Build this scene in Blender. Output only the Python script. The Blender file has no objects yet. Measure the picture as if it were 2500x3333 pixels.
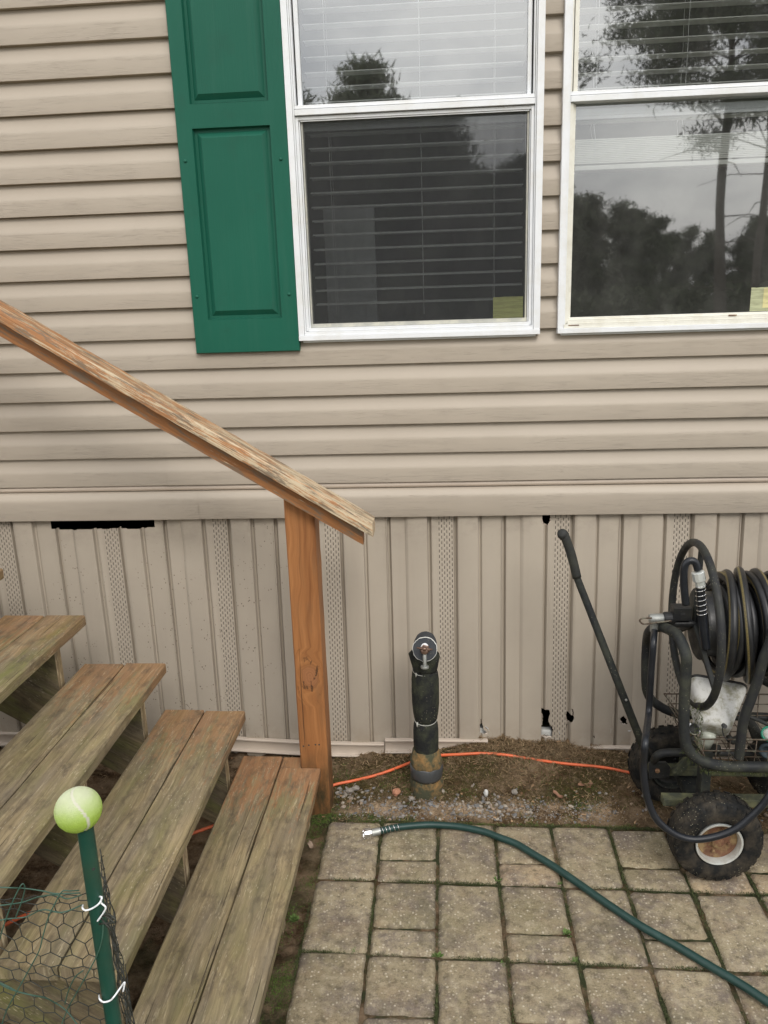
import bpy, bmesh, math, random
import numpy as np
from mathutils import Vector, Matrix, noise as mnoise
random.seed(7); np.random.seed(7)
S = bpy.context.scene
COL = S.collection
PI = math.pi

# ------------------------------------------------------------------ camera
CAM = Vector((0, -2.737, 1.654)); FPX = 2611.27
yaw, pitch, roll = -.0778, .2596, -.0322
fwd = Vector((math.sin(yaw)*math.cos(pitch), math.cos(yaw)*math.cos(pitch), -math.sin(pitch)))
rgt0 = Vector((math.cos(yaw), -math.sin(yaw), 0)); up0 = rgt0.cross(fwd)
rgt = math.cos(roll)*rgt0+math.sin(roll)*up0; upv = -math.sin(roll)*rgt0+math.cos(roll)*up0
cam = bpy.data.objects.new('camera', bpy.data.cameras.new('camera')); COL.objects.link(cam)
M = Matrix((rgt, upv, -fwd)).transposed().to_4x4(); M.translation = CAM
cam.matrix_world = M
cam.data.sensor_fit = 'VERTICAL'; cam.data.sensor_height = 24; cam.data.lens = 24*FPX/3333
cam.data.clip_start = .02; cam.data.clip_end = 500
S.camera = cam
def ray(u, v): return fwd*FPX+rgt*(u-1250)-upv*(v-1666.5)
def aty(u, v, y):            # a measured point of the photo on the plane y = const (the wall's direction)
    d = ray(u, v); return CAM+d*((y-CAM.y)/d.y)
def atz(u, v, z=0.):         # ... and on a level plane
    d = ray(u, v); return CAM+d*((z-CAM.z)/d.z)

# ------------------------------------------------------------------ world, sun, exposure
SUN_EL, SUN_AZ = math.radians(41), math.radians(160)   # azimuth clockwise from +y
W = bpy.data.worlds.new('World'); S.world = W; W.use_nodes = True
nt = W.node_tree; nt.nodes.clear()
def wn(t, **k):
    n = nt.nodes.new(t)
    for a, b in k.items(): setattr(n, a, b)
    return n
sky = wn('ShaderNodeTexSky', sky_type='NISHITA', sun_disc=False, sun_elevation=SUN_EL, sun_rotation=SUN_AZ, air_density=1.5, dust_density=3)
geo = wn('ShaderNodeTexCoord'); mp = wn('ShaderNodeMapping'); mp.inputs['Scale'].default_value = (1.0, 1.0, 2.6)
n1 = wn('ShaderNodeTexNoise'); n1.inputs['Scale'].default_value = 2.2; n1.inputs['Detail'].default_value = 9; n1.inputs['Roughness'].default_value = .55
rp = wn('ShaderNodeValToRGB'); rp.color_ramp.elements[0].position = .34; rp.color_ramp.elements[1].position = .60
rp.color_ramp.elements[0].color = (4.6, 4.9, 5.8, 1); rp.color_ramp.elements[1].color = (15.5, 15.2, 14.8, 1)
mx = wn('ShaderNodeMix', data_type='RGBA'); mx.inputs[0].default_value = .86
bg = wn('ShaderNodeBackground'); bg.inputs[1].default_value = .12
ow = wn('ShaderNodeOutputWorld'); lk = nt.links.new
lk(geo.outputs['Generated'], mp.inputs[0]); lk(mp.outputs[0], n1.inputs[0]); lk(n1.outputs[0], rp.inputs[0])
lk(sky.outputs[0], mx.inputs[6]); lk(rp.outputs[0], mx.inputs[7]); lk(mx.outputs[2], bg.inputs[0]); lk(bg.outputs[0], ow.inputs[0])
sun = bpy.data.objects.new('sun', bpy.data.lights.new('sun', 'SUN')); COL.objects.link(sun)
sun.data.energy = 1.6; sun.data.angle = math.radians(24); sun.data.color = (1, .96, .9)
sd = Vector((math.sin(SUN_AZ)*math.cos(SUN_EL), math.cos(SUN_AZ)*math.cos(SUN_EL), math.sin(SUN_EL)))
sun.rotation_euler = sd.to_track_quat('Z', 'Y').to_euler()
S.view_settings.view_transform = 'Standard'; S.view_settings.look = 'None'; S.view_settings.gamma = 1
S.view_settings.exposure = .24

# ------------------------------------------------------------------ node helper
class NT:
    def __init__(s, name):
        s.m = bpy.data.materials.new(name); s.m.use_nodes = True; s.t = s.m.node_tree; s.t.nodes.clear()
        s.o = s.n('ShaderNodeOutputMaterial'); s.p = s.n('ShaderNodeBsdfPrincipled'); s.l(s.p.outputs[0], s.o.inputs[0])
    def n(s, t, **k):
        x = s.t.nodes.new(t)
        for a, b in k.items(): setattr(x, a, b)
        return x
    def l(s, a, b): s.t.links.new(a, b)
    def set(s, sock, v):
        if hasattr(v, 'is_linked') or isinstance(v, bpy.types.NodeSocket): s.l(v, sock)
        elif isinstance(v, (tuple, list)) and len(v) == 3 and sock.type == 'RGBA': sock.default_value = (*v, 1)
        else: sock.default_value = v
    def co(s, kind='Object', scale=(1, 1, 1), rot=(0, 0, 0), loc=(0, 0, 0)):
        c = s.n('ShaderNodeTexCoord'); m = s.n('ShaderNodeMapping')
        m.inputs['Scale'].default_value = scale; m.inputs['Rotation'].default_value = rot; m.inputs['Location'].default_value = loc
        s.l(c.outputs[kind], m.inputs[0]); return m.outputs[0]
    def noise(s, vec, scale=5, detail=4, rough=.5, dist=0, out=0):
        x = s.n('ShaderNodeTexNoise'); s.l(vec, x.inputs['Vector'])
        x.inputs['Scale'].default_value = scale; x.inputs['Detail'].default_value = detail
        x.inputs['Roughness'].default_value = rough; x.inputs['Distortion'].default_value = dist
        return x.outputs[out]
    def vor(s, vec, scale=5, feat='F1', out='Distance', rnd=1):
        x = s.n('ShaderNodeTexVoronoi', feature=feat); s.l(vec, x.inputs['Vector']); x.inputs['Scale'].default_value = scale
        x.inputs['Randomness'].default_value = rnd
        return x.outputs[out]
    def ramp(s, fac, *st):
        r = s.n('ShaderNodeValToRGB'); e = r.color_ramp.elements
        while len(e) < len(st): e.new(.5)
        for el, (p, c) in zip(e, st):
            el.position = p; el.color = (c, c, c, 1) if isinstance(c, (int, float)) else (*c, 1)
        s.l(fac, r.inputs[0]); return r.outputs[0]
    def mix(s, f, a, b, mode='MIX'):
        x = s.n('ShaderNodeMix', data_type='RGBA', blend_type=mode)
        s.set(x.inputs[0], f); s.set(x.inputs[6], a); s.set(x.inputs[7], b); return x.outputs[2]
    def math(s, op, a, b=0., c=None):
        x = s.n('ShaderNodeMath', operation=op); s.set(x.inputs[0], a); s.set(x.inputs[1], b)
        if c is not None: s.set(x.inputs[2], c)
        return x.outputs[0]
    def sep(s, v): x = s.n('ShaderNodeSeparateXYZ'); s.l(v, x.inputs[0]); return x.outputs
    def attr(s, name, out='Fac'): x = s.n('ShaderNodeAttribute', attribute_name=name); return x.outputs[out]
    def bump(s, h, dist=.001, strength=1, prev=None):
        x = s.n('ShaderNodeBump'); x.inputs['Strength'].default_value = strength; x.inputs['Distance'].default_value = dist
        s.l(h, x.inputs['Height'])
        if prev is not None: s.l(prev, x.inputs['Normal'])
        return x.outputs[0]
    def fin(s, col=None, rough=None, nor=None, metal=None, spec=None, **k):
        if col is not None: s.set(s.p.inputs['Base Color'], col)
        if rough is not None: s.set(s.p.inputs['Roughness'], rough)
        if nor is not None: s.l(nor, s.p.inputs['Normal'])
        if metal is not None: s.set(s.p.inputs['Metallic'], metal)
        if spec is not None: s.set(s.p.inputs['Specular IOR Level'], spec)
        for a, b in k.items(): s.set(s.p.inputs[a], b)
        return s.m

def m_siding():
    N = NT('vinyl_siding'); o = N.co('Object', (1, 1, 1))
    g = N.co('Object', (5, 1, 210)); gw = N.noise(N.co('Object', (2.2, 1, 22)), 1, 3)
    # embossed grain: thin wavy lines along the course
    z = N.sep(o)[2]; x = N.sep(o)[0]
    cmb = N.n('ShaderNodeCombineXYZ'); N.l(N.math('MULTIPLY', x, 5.0), cmb.inputs[0])
    N.l(N.math('ADD', N.math('MULTIPLY', z, 300.), N.math('MULTIPLY', gw, 9.)), cmb.inputs[2])
    gr = N.noise(cmb.outputs[0], 1.0, 2, .5)
    line = N.ramp(gr, (.0, 1), (.487, 1), (.502, 0), (.517, 1), (1, 1))
    msk = N.ramp(N.noise(N.co('Object', (3, 1, 30)), 1, 2), (.36, .1), (.5, 1))
    fr = N.math('FRACT', N.math('DIVIDE', N.math('SUBTRACT', 12.6175, z), .1016))      # smooth cove above, embossed flat below
    zone = N.math('MAXIMUM', N.ramp(fr, (.42, .12), (.56, 1)), N.math('LESS_THAN', z, .99))
    ln = N.math('SUBTRACT', 1, N.math('MULTIPLY', N.math('MULTIPLY', N.math('SUBTRACT', 1, line), msk), zone))
    d = N.noise(o, 1.7, 5, .6); d2 = N.noise(N.co('Object', (2, 2, 9)), 2, 5, .7)
    c = N.mix(N.ramp(d, (.3, 0), (.7, 1)), (.375, .325, .264), (.41, .357, .292))
    c = N.mix(N.ramp(d2, (.56, 0), (.85, .2)), c, (.36, .31, .25))
    c = N.mix(N.math('MULTIPLY', N.math('SUBTRACT', 1, ln), .22), c, (.2, .16, .12))
    return N.fin(c, .48, N.bump(ln, .0009, .6, N.bump(N.noise(o, 900, 2), .0002, .5)), spec=.35)
def m_skirt():
    N = NT('skirting_vinyl'); o = N.co('Object')
    st = N.noise(N.co('Object', (14, 1, 1.2)), 1.2, 5, .65); cl = N.noise(o, 3.5, 6, .6)
    c = N.mix(N.ramp(cl, (.3, 0), (.75, 1)), (.375, .327, .266), (.418, .367, .299))
    c = N.mix(N.ramp(st, (.5, 0), (.85, .45)), c, (.33, .285, .235))
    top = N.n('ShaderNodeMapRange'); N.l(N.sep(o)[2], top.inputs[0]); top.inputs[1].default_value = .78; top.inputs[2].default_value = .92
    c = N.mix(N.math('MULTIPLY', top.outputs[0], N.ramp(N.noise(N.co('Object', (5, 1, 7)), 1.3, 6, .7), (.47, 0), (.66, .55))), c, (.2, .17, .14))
    low = N.n('ShaderNodeMapRange'); N.l(N.sep(o)[2], low.inputs[0]); low.inputs[1].default_value = .16; low.inputs[2].default_value = .0
    c = N.mix(N.math('MULTIPLY', low.outputs[0], N.ramp(N.noise(N.co('Object', (3, 1, 3)), 6, 6, .7), (.4, 0), (.65, .6))), c, (.26, .2, .14))
    spk = N.vor(N.co('Object', (1, 1, .75)), 95, 'F1'); pm = N.noise(N.co('Object', (1, 1, .7)), 2.6, 3)
    dots = N.math('MULTIPLY', N.math('LESS_THAN', spk, .2), N.math('GREATER_THAN', N.noise(o, 21, 2, out=0), .545))
    sx = N.ramp(N.math('ADD', N.math('MULTIPLY', N.sep(o)[0], .5), .75), (.42, .8), (.52, 0))
    c = N.mix(N.math('MULTIPLY', N.math('MULTIPLY', dots, sx), N.ramp(pm, (.42, 0), (.55, 1))), c, (.09, .07, .05))
    return N.fin(c, .42, N.bump(N.noise(o, 40, 4), .0008, .35), spec=.35)
def m_plain(name, col, rough=.5, metal=0., bump=.0003, bs=60, var=.12, spec=.5, dirt=None, dirtf=.5, dsc=9):
    N = NT(name); o = N.co('Object'); n = N.noise(o, 14, 5, .6)
    c = N.mix(N.ramp(n, (.3, 0), (.7, 1)), tuple(v*(1-var) for v in col), tuple(min(1, v*(1+var)) for v in col))
    if dirt: c = N.mix(N.ramp(N.noise(o, dsc, 7, .7), (.46, 0), (.62, dirtf)), c, dirt)
    return N.fin(c, rough, N.bump(N.noise(o, bs, 5, .6), bump, .6), metal, spec)
def m_shutter():
    N = NT('green_shutter_plastic'); o = N.co('Object')
    g = N.noise(N.co('Object', (260, 1, 7)), 1, 3, .6)
    c = N.mix(N.ramp(N.noise(o, 2.3, 4), (.3, 0), (.7, 1)), (.008, .088, .056), (.011, .104, .067))
    c = N.mix(N.ramp(N.noise(N.co('Object', (26, 1, 1.6)), 1.3, 6, .7), (.5, 0), (.75, .05)), c, (.16, .24, .20)); c = N.mix(N.ramp(N.noise(o, 9, 7, .7), (.55, 0), (.7, .18)), c, (.02, .05, .035))
    return N.fin(c, .44, N.bump(g, .0009, .6), spec=.25)
def m_wood(name, orange=0., green=.5, pale=.0, dark=1.0, base=None):
    N = NT(name); uv = N.co('UV')
    f = N.co('UV', (2.2, 95, 1)); wob = N.noise(N.co('UV', (3.2, 9, 1)), 1, 4)
    s3 = N.sep(uv); cmb = N.n('ShaderNodeCombineXYZ')
    N.l(N.math('MULTIPLY', s3[0], 2.6), cmb.inputs[0]); N.l(N.math('ADD', N.math('MULTIPLY', s3[1], 70.), N.math('MULTIPLY', wob, 5.)), cmb.inputs[1])
    gr = N.noise(cmb.outputs[0], 1, 6, .68)
    fine = N.noise(N.co('UV', (9, 420, 1)), 1, 4, .7)
    big = N.noise(N.co('UV', (2.0, 7, 1)), 1.6, 6, .62)
    b0 = base or ((.095, .070, .036), (.38, .30, .17))
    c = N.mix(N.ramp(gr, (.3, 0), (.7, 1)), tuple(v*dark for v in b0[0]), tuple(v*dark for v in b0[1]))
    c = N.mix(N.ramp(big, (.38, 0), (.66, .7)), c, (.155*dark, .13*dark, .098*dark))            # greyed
    if green: c = N.mix(N.math('MULTIPLY', N.ramp(N.noise(N.co('UV', (3, 10, 1), loc=(4, 2, 0)), 1.4, 6, .6), (.45, 0), (.68, 1)), green), c, (.155, .155, .052))
    if orange:
        om = N.mix(.5, N.noise(N.co('UV', (3.2, 24, 1), loc=(1, 7, 0)), 1.3, 8, .72), N.noise(N.co('UV', (14, 60, 1), loc=(1, 7, 0)), 1.3, 6, .75))
        # stain that survived at the protected wall end (u is metres from the wall end)
        mr = N.n('ShaderNodeMapRange'); N.l(s3[0], mr.inputs[0]); mr.inputs[1].default_value = .0; mr.inputs[2].default_value = .62
        mr.inputs[3].default_value = .40; mr.inputs[4].default_value = .68
        om2 = N.math('GREATER_THAN', om, mr.outputs[0]); d = N.math('SUBTRACT', om, mr.outputs[0])
        om2 = N.ramp(N.math('ADD', N.math('MULTIPLY', d, 6.), .5), (.25, 0), (.75, orange*.85))
        c = N.mix(om2, c, N.mix(gr, (.24, .105, .045), (.40, .20, .095)))
    if pale:
        pm = N.noise(N.co('UV', (6, 60, 1), loc=(3, 3, 0)), 1.2, 7, .72)
        c = N.mix(N.ramp(pm, (.55-.1*pale, 0), (.6-.08*pale, .85)), c, (.56, .47, .31))
    cr = N.ramp(N.noise(N.co('UV', (1.7, 120, 1), loc=(9, 1, 0)), 1, 3, .5), (.0, 0), (.30, 0), (.335, 1), (1, 1))
    c = N.mix(N.math('MULTIPLY', N.math('SUBTRACT', 1, cr), .8), c, (.03, .022, .014))
    fl = N.math('LESS_THAN', N.vor(N.co('UV', (45, 170, 1)), 1, 'F1'), .20)
    c = N.mix(N.math('MULTIPLY', fl, N.ramp(N.noise(uv, 9, 3), (.5, 0), (.62, .55))), c, (.46, .40, .28))
    bl = N.noise(N.co('UV', (9, 16, 1), loc=(2, 9, 0)), 1.3, 9, .75)
    c = N.mix(N.ramp(bl, (.5, 0), (.64, .65)), c, (.085*dark, .066*dark, .045*dark))
    c = N.mix(N.ramp(N.noise(N.co('UV', (8, 75, 1), loc=(7, 3, 0)), 1.3, 8, .78), (.55, 0), (.70, .5)), c, (.58*dark, .50*dark, .33*dark))
    h = N.mix(.5, gr, fine)
    bm_ = N.bump(cr, .002, .9, N.bump(h, .0022, .8))
    return N.fin(c, .78, bm_, spec=.25)
def m_stained(name, pale=.0, sc=1.0, knot=None):
    """orange-brown exterior stain on a smooth board, grain along u; optionally worn down to pale wood"""
    N = NT(name); s3 = N.sep(N.co('UV')); wob = N.noise(N.co('UV', (2.2, 7, 1)), 1, 3)
    v = N.math('ADD', N.math('MULTIPLY', s3[1], 60.), N.math('MULTIPLY', wob, 6.))
    if knot:
        du = N.math('SUBTRACT', s3[0], knot[0]); dv = N.math('SUBTRACT', s3[1], knot[1])
        dd = N.math('SQRT', N.math('ADD', N.math('MULTIPLY', N.math('MULTIPLY', du, du), .45), N.math('MULTIPLY', dv, dv)))
        dd = N.math('ADD', dd, N.math('MULTIPLY', N.math('SUBTRACT', N.noise(N.co('UV'), 34, 5), .5), .022))
        near = N.ramp(dd, (0, 1), (.022, 1), (.07, 0)); rings = N.math('MULTIPLY', dd, 150.)
        mm = N.n('ShaderNodeMix'); N.l(near, mm.inputs[0]); N.l(v, mm.inputs[2]); N.l(rings, mm.inputs[3]); v = mm.outputs[0]
    cmb = N.n('ShaderNodeCombineXYZ'); N.l(N.math('MULTIPLY', s3[0], 1.6), cmb.inputs[0]); N.l(v, cmb.inputs[1])
    gr = N.noise(cmb.outputs[0], 1, 5, .62)
    c = N.mix(N.ramp(gr, (.3, 0), (.7, 1)), (.25*sc, .095*sc, .03*sc), (.50*sc, .22*sc, .078*sc))
    c = N.mix(N.ramp(N.noise(N.co('UV', (3, 14, 1)), 1.5, 6, .65), (.5, 0), (.72, .45)), c, (.24*sc, .13*sc, .06*sc))
    hh = gr
    if pale:
        mr = N.n('ShaderNodeMapRange'); N.l(s3[0], mr.inputs[0]); mr.inputs[1].default_value = 0; mr.inputs[2].default_value = 1.3
        mr.inputs[3].default_value = .60-.11*pale; mr.inputs[4].default_value = .66-.085*pale; c = N.mix(.4*min(1, pale), c, N.mix(gr, (.26, .13, .055), (.44, .25, .125)))
        pm = N.mix(.38, N.noise(N.co('UV', (4, 170, 1)), 1, 6, .72), N.noise(N.co('UV', (9, 34, 1), loc=(3, 1, 0)), 1, 7, .7))
        k = N.ramp(N.math('ADD', N.math('MULTIPLY', N.math('SUBTRACT', pm, mr.outputs[0]), 16.), .5), (.2, 0), (.8, .9))
        c = N.mix(k, c, N.mix(gr, (.36, .28, .18), (.66, .58, .41)))
        gy = N.ramp(N.noise(N.co('UV', (7, 40, 1), loc=(8, 4, 0)), 1.4, 8, .75), (.50, 0), (.58, .85))
        c = N.mix(gy, c, (.15, .115, .08)); hh = N.mix(.5, gr, pm)
    if knot:
        c = N.mix(N.ramp(dd, (.0, .5), (.022, .45), (.029, .0)), c, N.mix(gr, (.2, .09, .045), (.38, .17, .085)))
        c = N.mix(N.ramp(N.noise(N.co('UV', (30, 55, 1)), 1, 4, .6), (.38, .9), (.43, 0)), c, N.mix(near, c, (.05, .025, .012)))
        c = N.mix(N.ramp(dd, (.0, 0), (.027, 0), (.029, .9), (.031, 0)), c, (.05, .025, .012))
        low = N.ramp(s3[0], (.0, 1), (.19, .95), (.31, 0))
        c = N.mix(N.math('MULTIPLY', low, N.ramp(N.noise(N.co('UV', (8, 22, 1)), 1.2, 6, .7), (.36, 1), (.64, .3))), c, (.036, .032, .015))
    cr = N.ramp(N.noise(N.co('UV', (.8, 75, 1), loc=(5, 2.3, 0)), 1, 2, .5), (0, 0), (.285, 0), (.31, 1), (1, 1))
    c = N.mix(N.math('MULTIPLY', N.math('SUBTRACT', 1, cr), .75), c, (.05, .025, .012))
    return N.fin(c, .6, N.bump(cr, .0015, .8, N.bump(hh, .0012, .7)), spec=.35)
def m_paver():
    N = NT('paver_concrete'); o = N.co('Object'); r = N.attr('tint', 'Fac'); r2 = N.attr('tint2', 'Fac')
    c = N.mix(r, (.31, .258, .166), (.415, .348, .228))
    c = N.mix(N.ramp(r2, (.78, 0), (.95, .8)), c, (.48, .36, .23))
    big = N.noise(o, 7, 6, .65)
    c = N.mix(N.ramp(N.mix(.35, big, N.noise(o, 38, 5, .7)), (.45, 0), (.60, .78)), c, (.155, .125, .118))
    c = N.mix(N.ramp(N.noise(N.co('Object', loc=(3, 8, 0)), 9, 6, .65), (.5, 0), (.7, .5)), c, (.30, .215, .135))
    c = N.mix(N.ramp(N.noise(N.co('Object', loc=(9, 1, 0)), 4, 6, .65), (.5, 0), (.72, .4)), c, (.15, .15, .06))
    sp = N.noise(o, 260, 3, .7)
    c = N.mix(N.ramp(sp, (.3, .45), (.48, 0)), c, (.07, .06, .045))
    pv = N.vor(o, 120, 'F1', 'Distance'); pc = N.sep(N.vor(o, 120, 'F1', 'Color'))[0]
    pe = N.math('MULTIPLY', N.ramp(pv, (.2, 1), (.42, 0)), N.ramp(pc, (.55, 0), (.95, 1)))
    c = N.mix(N.math('MULTIPLY', pe, .7), c, N.mix(pc, (.3, .25, .17), (.70, .63, .50)))
    pv2 = N.vor(N.co('Object', loc=(2, 5, 0)), 62, 'F1', 'Distance'); pc2 = N.sep(N.vor(N.co('Object', loc=(2, 5, 0)), 62, 'F1', 'Color'))[1]
    pe2 = N.math('MULTIPLY', N.ramp(pv2, (.18, 1), (.25, 0)), N.math('GREATER_THAN', pc2, .86))
    c = N.mix(N.math('MULTIPLY', pe2, .6), c, (.62, .55, .43))
    md = N.noise(N.co('Object', loc=(1, 2, 0)), 34, 8, .78)
    c = N.mix(N.ramp(md, (.38, .7), (.47, 0)), c, (.12, .10, .065)); c = N.mix(N.ramp(md, (.52, 0), (.66, .65)), c, (.50, .43, .31))
    b = N.bump(sp, .0040, .9, N.bump(md, .0075, .85, N.bump(pe, .0012, .6)))
    return N.fin(c, .88, b, spec=.2)
def m_ground():
    N = NT('bare_soil'); o = N.co('Object'); s3 = N.sep(o)
    n = N.noise(o, 16, 8, .7); c = N.mix(N.ramp(n, (.35, 0), (.65, 1)), (.034, .020, .010), (.165, .105, .058))
    sand = N.math('MULTIPLY', N.math('MAXIMUM', N.attr('sand', 'Fac'), .35), N.ramp(N.noise(o, 11, 6, .7), (.42, 0), (.56, 1)))
    c = N.mix(sand, c, N.mix(N.noise(o, 130, 3), (.32, .22, .135), (.62, .47, .32)))
    moss = N.math('MULTIPLY', N.attr('moss', 'Fac'), N.ramp(N.noise(N.co('Object', loc=(4, 4, 0)), 9, 6, .7), (.42, 0), (.55, 1)))
    c = N.mix(moss, c, N.mix(N.noise(o, 90, 4), (.025, .028, .014), (.07, .08, .038)))
    return N.fin(c, .95, N.bump(N.noise(o, 60, 8, .75), .016, 1.), spec=.1)
def m_leaf(name, a, b):
    N = NT(name); r = N.n('ShaderNodeNewGeometry').outputs['Random Per Island']
    return N.fin(N.mix(r, a, b), .7, spec=.2)
def m_rnd(name, cols, rough=.85, bump=.002, bs=120):
    N = NT(name); r = N.n('ShaderNodeNewGeometry').outputs['Random Per Island']
    c = N.ramp(r, *[((i+.5)/len(cols), k) for i, k in enumerate(cols)])
    c = N.mix(N.ramp(N.noise(N.co('Object'), bs, 4, .7), (.4, 0), (.65, .45)), c, (.12, .1, .08))
    return N.fin(c, rough, N.bump(N.noise(N.co('Object'), bs, 4), bump, .7), spec=.3)
def m_rubber(name, col, rough=.5, dirt=.3, dcol=(.09, .085, .05), spec=.5, bump=.0006):
    N = NT(name); o = N.co('Object')
    c = N.mix(N.ramp(N.noise(o, 22, 6, .65), (.42, 0), (.66, dirt)), col, dcol)
    c = N.mix(N.math('MULTIPLY', N.math('LESS_THAN', N.vor(o, 140, 'F1'), .16), N.ramp(N.noise(o, 12, 3), (.5, 0), (.6, dirt*1.2))), c, (.3, .28, .2))
    return N.fin(c, N.ramp(N.noise(o, 30, 4), (.3, rough-.12), (.7, rough+.15)), N.bump(N.noise(o, 200, 4), bump, .6), spec=spec)
def m_hose(name, col, stripe=None, rough=.38):
    N = NT(name); o = N.co('Object'); uv = N.sep(N.co('UV'))
    c = N.mix(N.ramp(N.noise(o, 25, 5, .6), (.45, 0), (.7, .35)), col, tuple(min(1, v*1.7+.012) for v in col))
    if stripe:
        v = N.math('FRACT', uv[1]); k = N.math('LESS_THAN', N.math('ABSOLUTE', N.math('SUBTRACT', v, .5)), .04)
        k = N.math('MULTIPLY', k, N.ramp(N.noise(N.co('UV', (300, 30, 1)), 1, 2), (.38, .35), (.5, 1)))
        c = N.mix(k, c, stripe)
    h = N.math('SINE', N.math('MULTIPLY', uv[0], 2600.))
    return N.fin(c, rough, N.bump(h, .0002, .3, N.bump(N.noise(o, 90, 4), .0005, .4)), spec=.4)
def m_glass(name, fac, tint=(.85, .9, .9), dust_haze=.03):
    N = NT(name); N.t.nodes.remove(N.p)
    g = N.n('ShaderNodeBsdfGlossy'); g.inputs['Roughness'].default_value = .018; g.inputs['Color'].default_value = (.95, .98, 1, 1)
    o = N.co('Object'); N.l(N.bump(N.noise(o, 1.6, 2), .006, .12), g.inputs['Normal'])
    t = N.n('ShaderNodeBsdfTransparent'); t.inputs[0].default_value = (*tint, 1)
    lw = N.n('ShaderNodeFresnel'); lw.inputs[0].default_value = 1.5
    f = N.math('ADD', N.math('MULTIPLY', lw.outputs[0], 1.6), fac)
    m1 = N.n('ShaderNodeMixShader'); N.l(f, m1.inputs[0]); N.l(t.outputs[0], m1.inputs[1]); N.l(g.outputs[0], m1.inputs[2])
    d = N.n('ShaderNodeBsdfDiffuse'); d.inputs[0].default_value = (.55, .55, .52, 1)  # pale diffuse veil: dust on the pane plus painted reflection haze
    dm = N.math('MULTIPLY', N.ramp(N.noise(N.co('Object', (3, 1, 2)), 2.2, 7, .7), (.42, .4), (.72, 1)), dust_haze)
    m2 = N.n('ShaderNodeMixShader'); N.l(dm, m2.inputs[0]); N.l(m1.outputs[0], m2.inputs[1]); N.l(d.outputs[0], m2.inputs[2])
    N.l(m2.outputs[0], N.o.inputs[0]); return N.m
def m_screen():
    N = NT('insect_screen_mesh'); N.t.nodes.remove(N.p)
    t = N.n('ShaderNodeBsdfTransparent'); d = N.n('ShaderNodeBsdfDiffuse'); d.inputs[0].default_value = (.05, .052, .055, 1)
    f = N.ramp(N.noise(N.co('Object', (30, 1, 3)), 1, 5, .7), (.3, .38), (.7, .46))
    m = N.n('ShaderNodeMixShader'); N.l(f, m.inputs[0]); N.l(t.outputs[0], m.inputs[1]); N.l(d.outputs[0], m.inputs[2])
    N.l(m.outputs[0], N.o.inputs[0]); return N.m
def m_tennis():
    N = NT('tennis_felt'); o = N.co('Object'); z = N.sep(o)
    c = N.mix(N.noise(o, 260, 4, .8), (.38, .60, .07), (.58, .78, .16))
    pale_top = N.ramp(N.math('ADD', z[2], N.math('MULTIPLY', N.noise(o, 45, 4), .016)), (.0, 0), (.016, .2), (.034, .72))  # felt colour gets paler towards the top of the ball
    c = N.mix(pale_top, c, (.80, .80, .66))
    c = N.mix(N.attr('seam', 'Fac'), c, (.78, .78, .62))
    c = N.mix(N.ramp(N.noise(o, 60, 5, .7), (.6, 0), (.75, .3)), c, (.4, .36, .25))
    return N.fin(c, .95, N.bump(N.noise(o, 300, 6, .85), .0045, 1), spec=.05)
def m_paper(name, col):
    N = NT(name); o = N.co('Object', (6, 1, 95)); t = N.ramp(N.noise(o, 1, 5, .8), (.47, 0), (.54, .6))
    return N.fin(N.mix(t, col, tuple(v*.55 for v in col)), .7)

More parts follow.
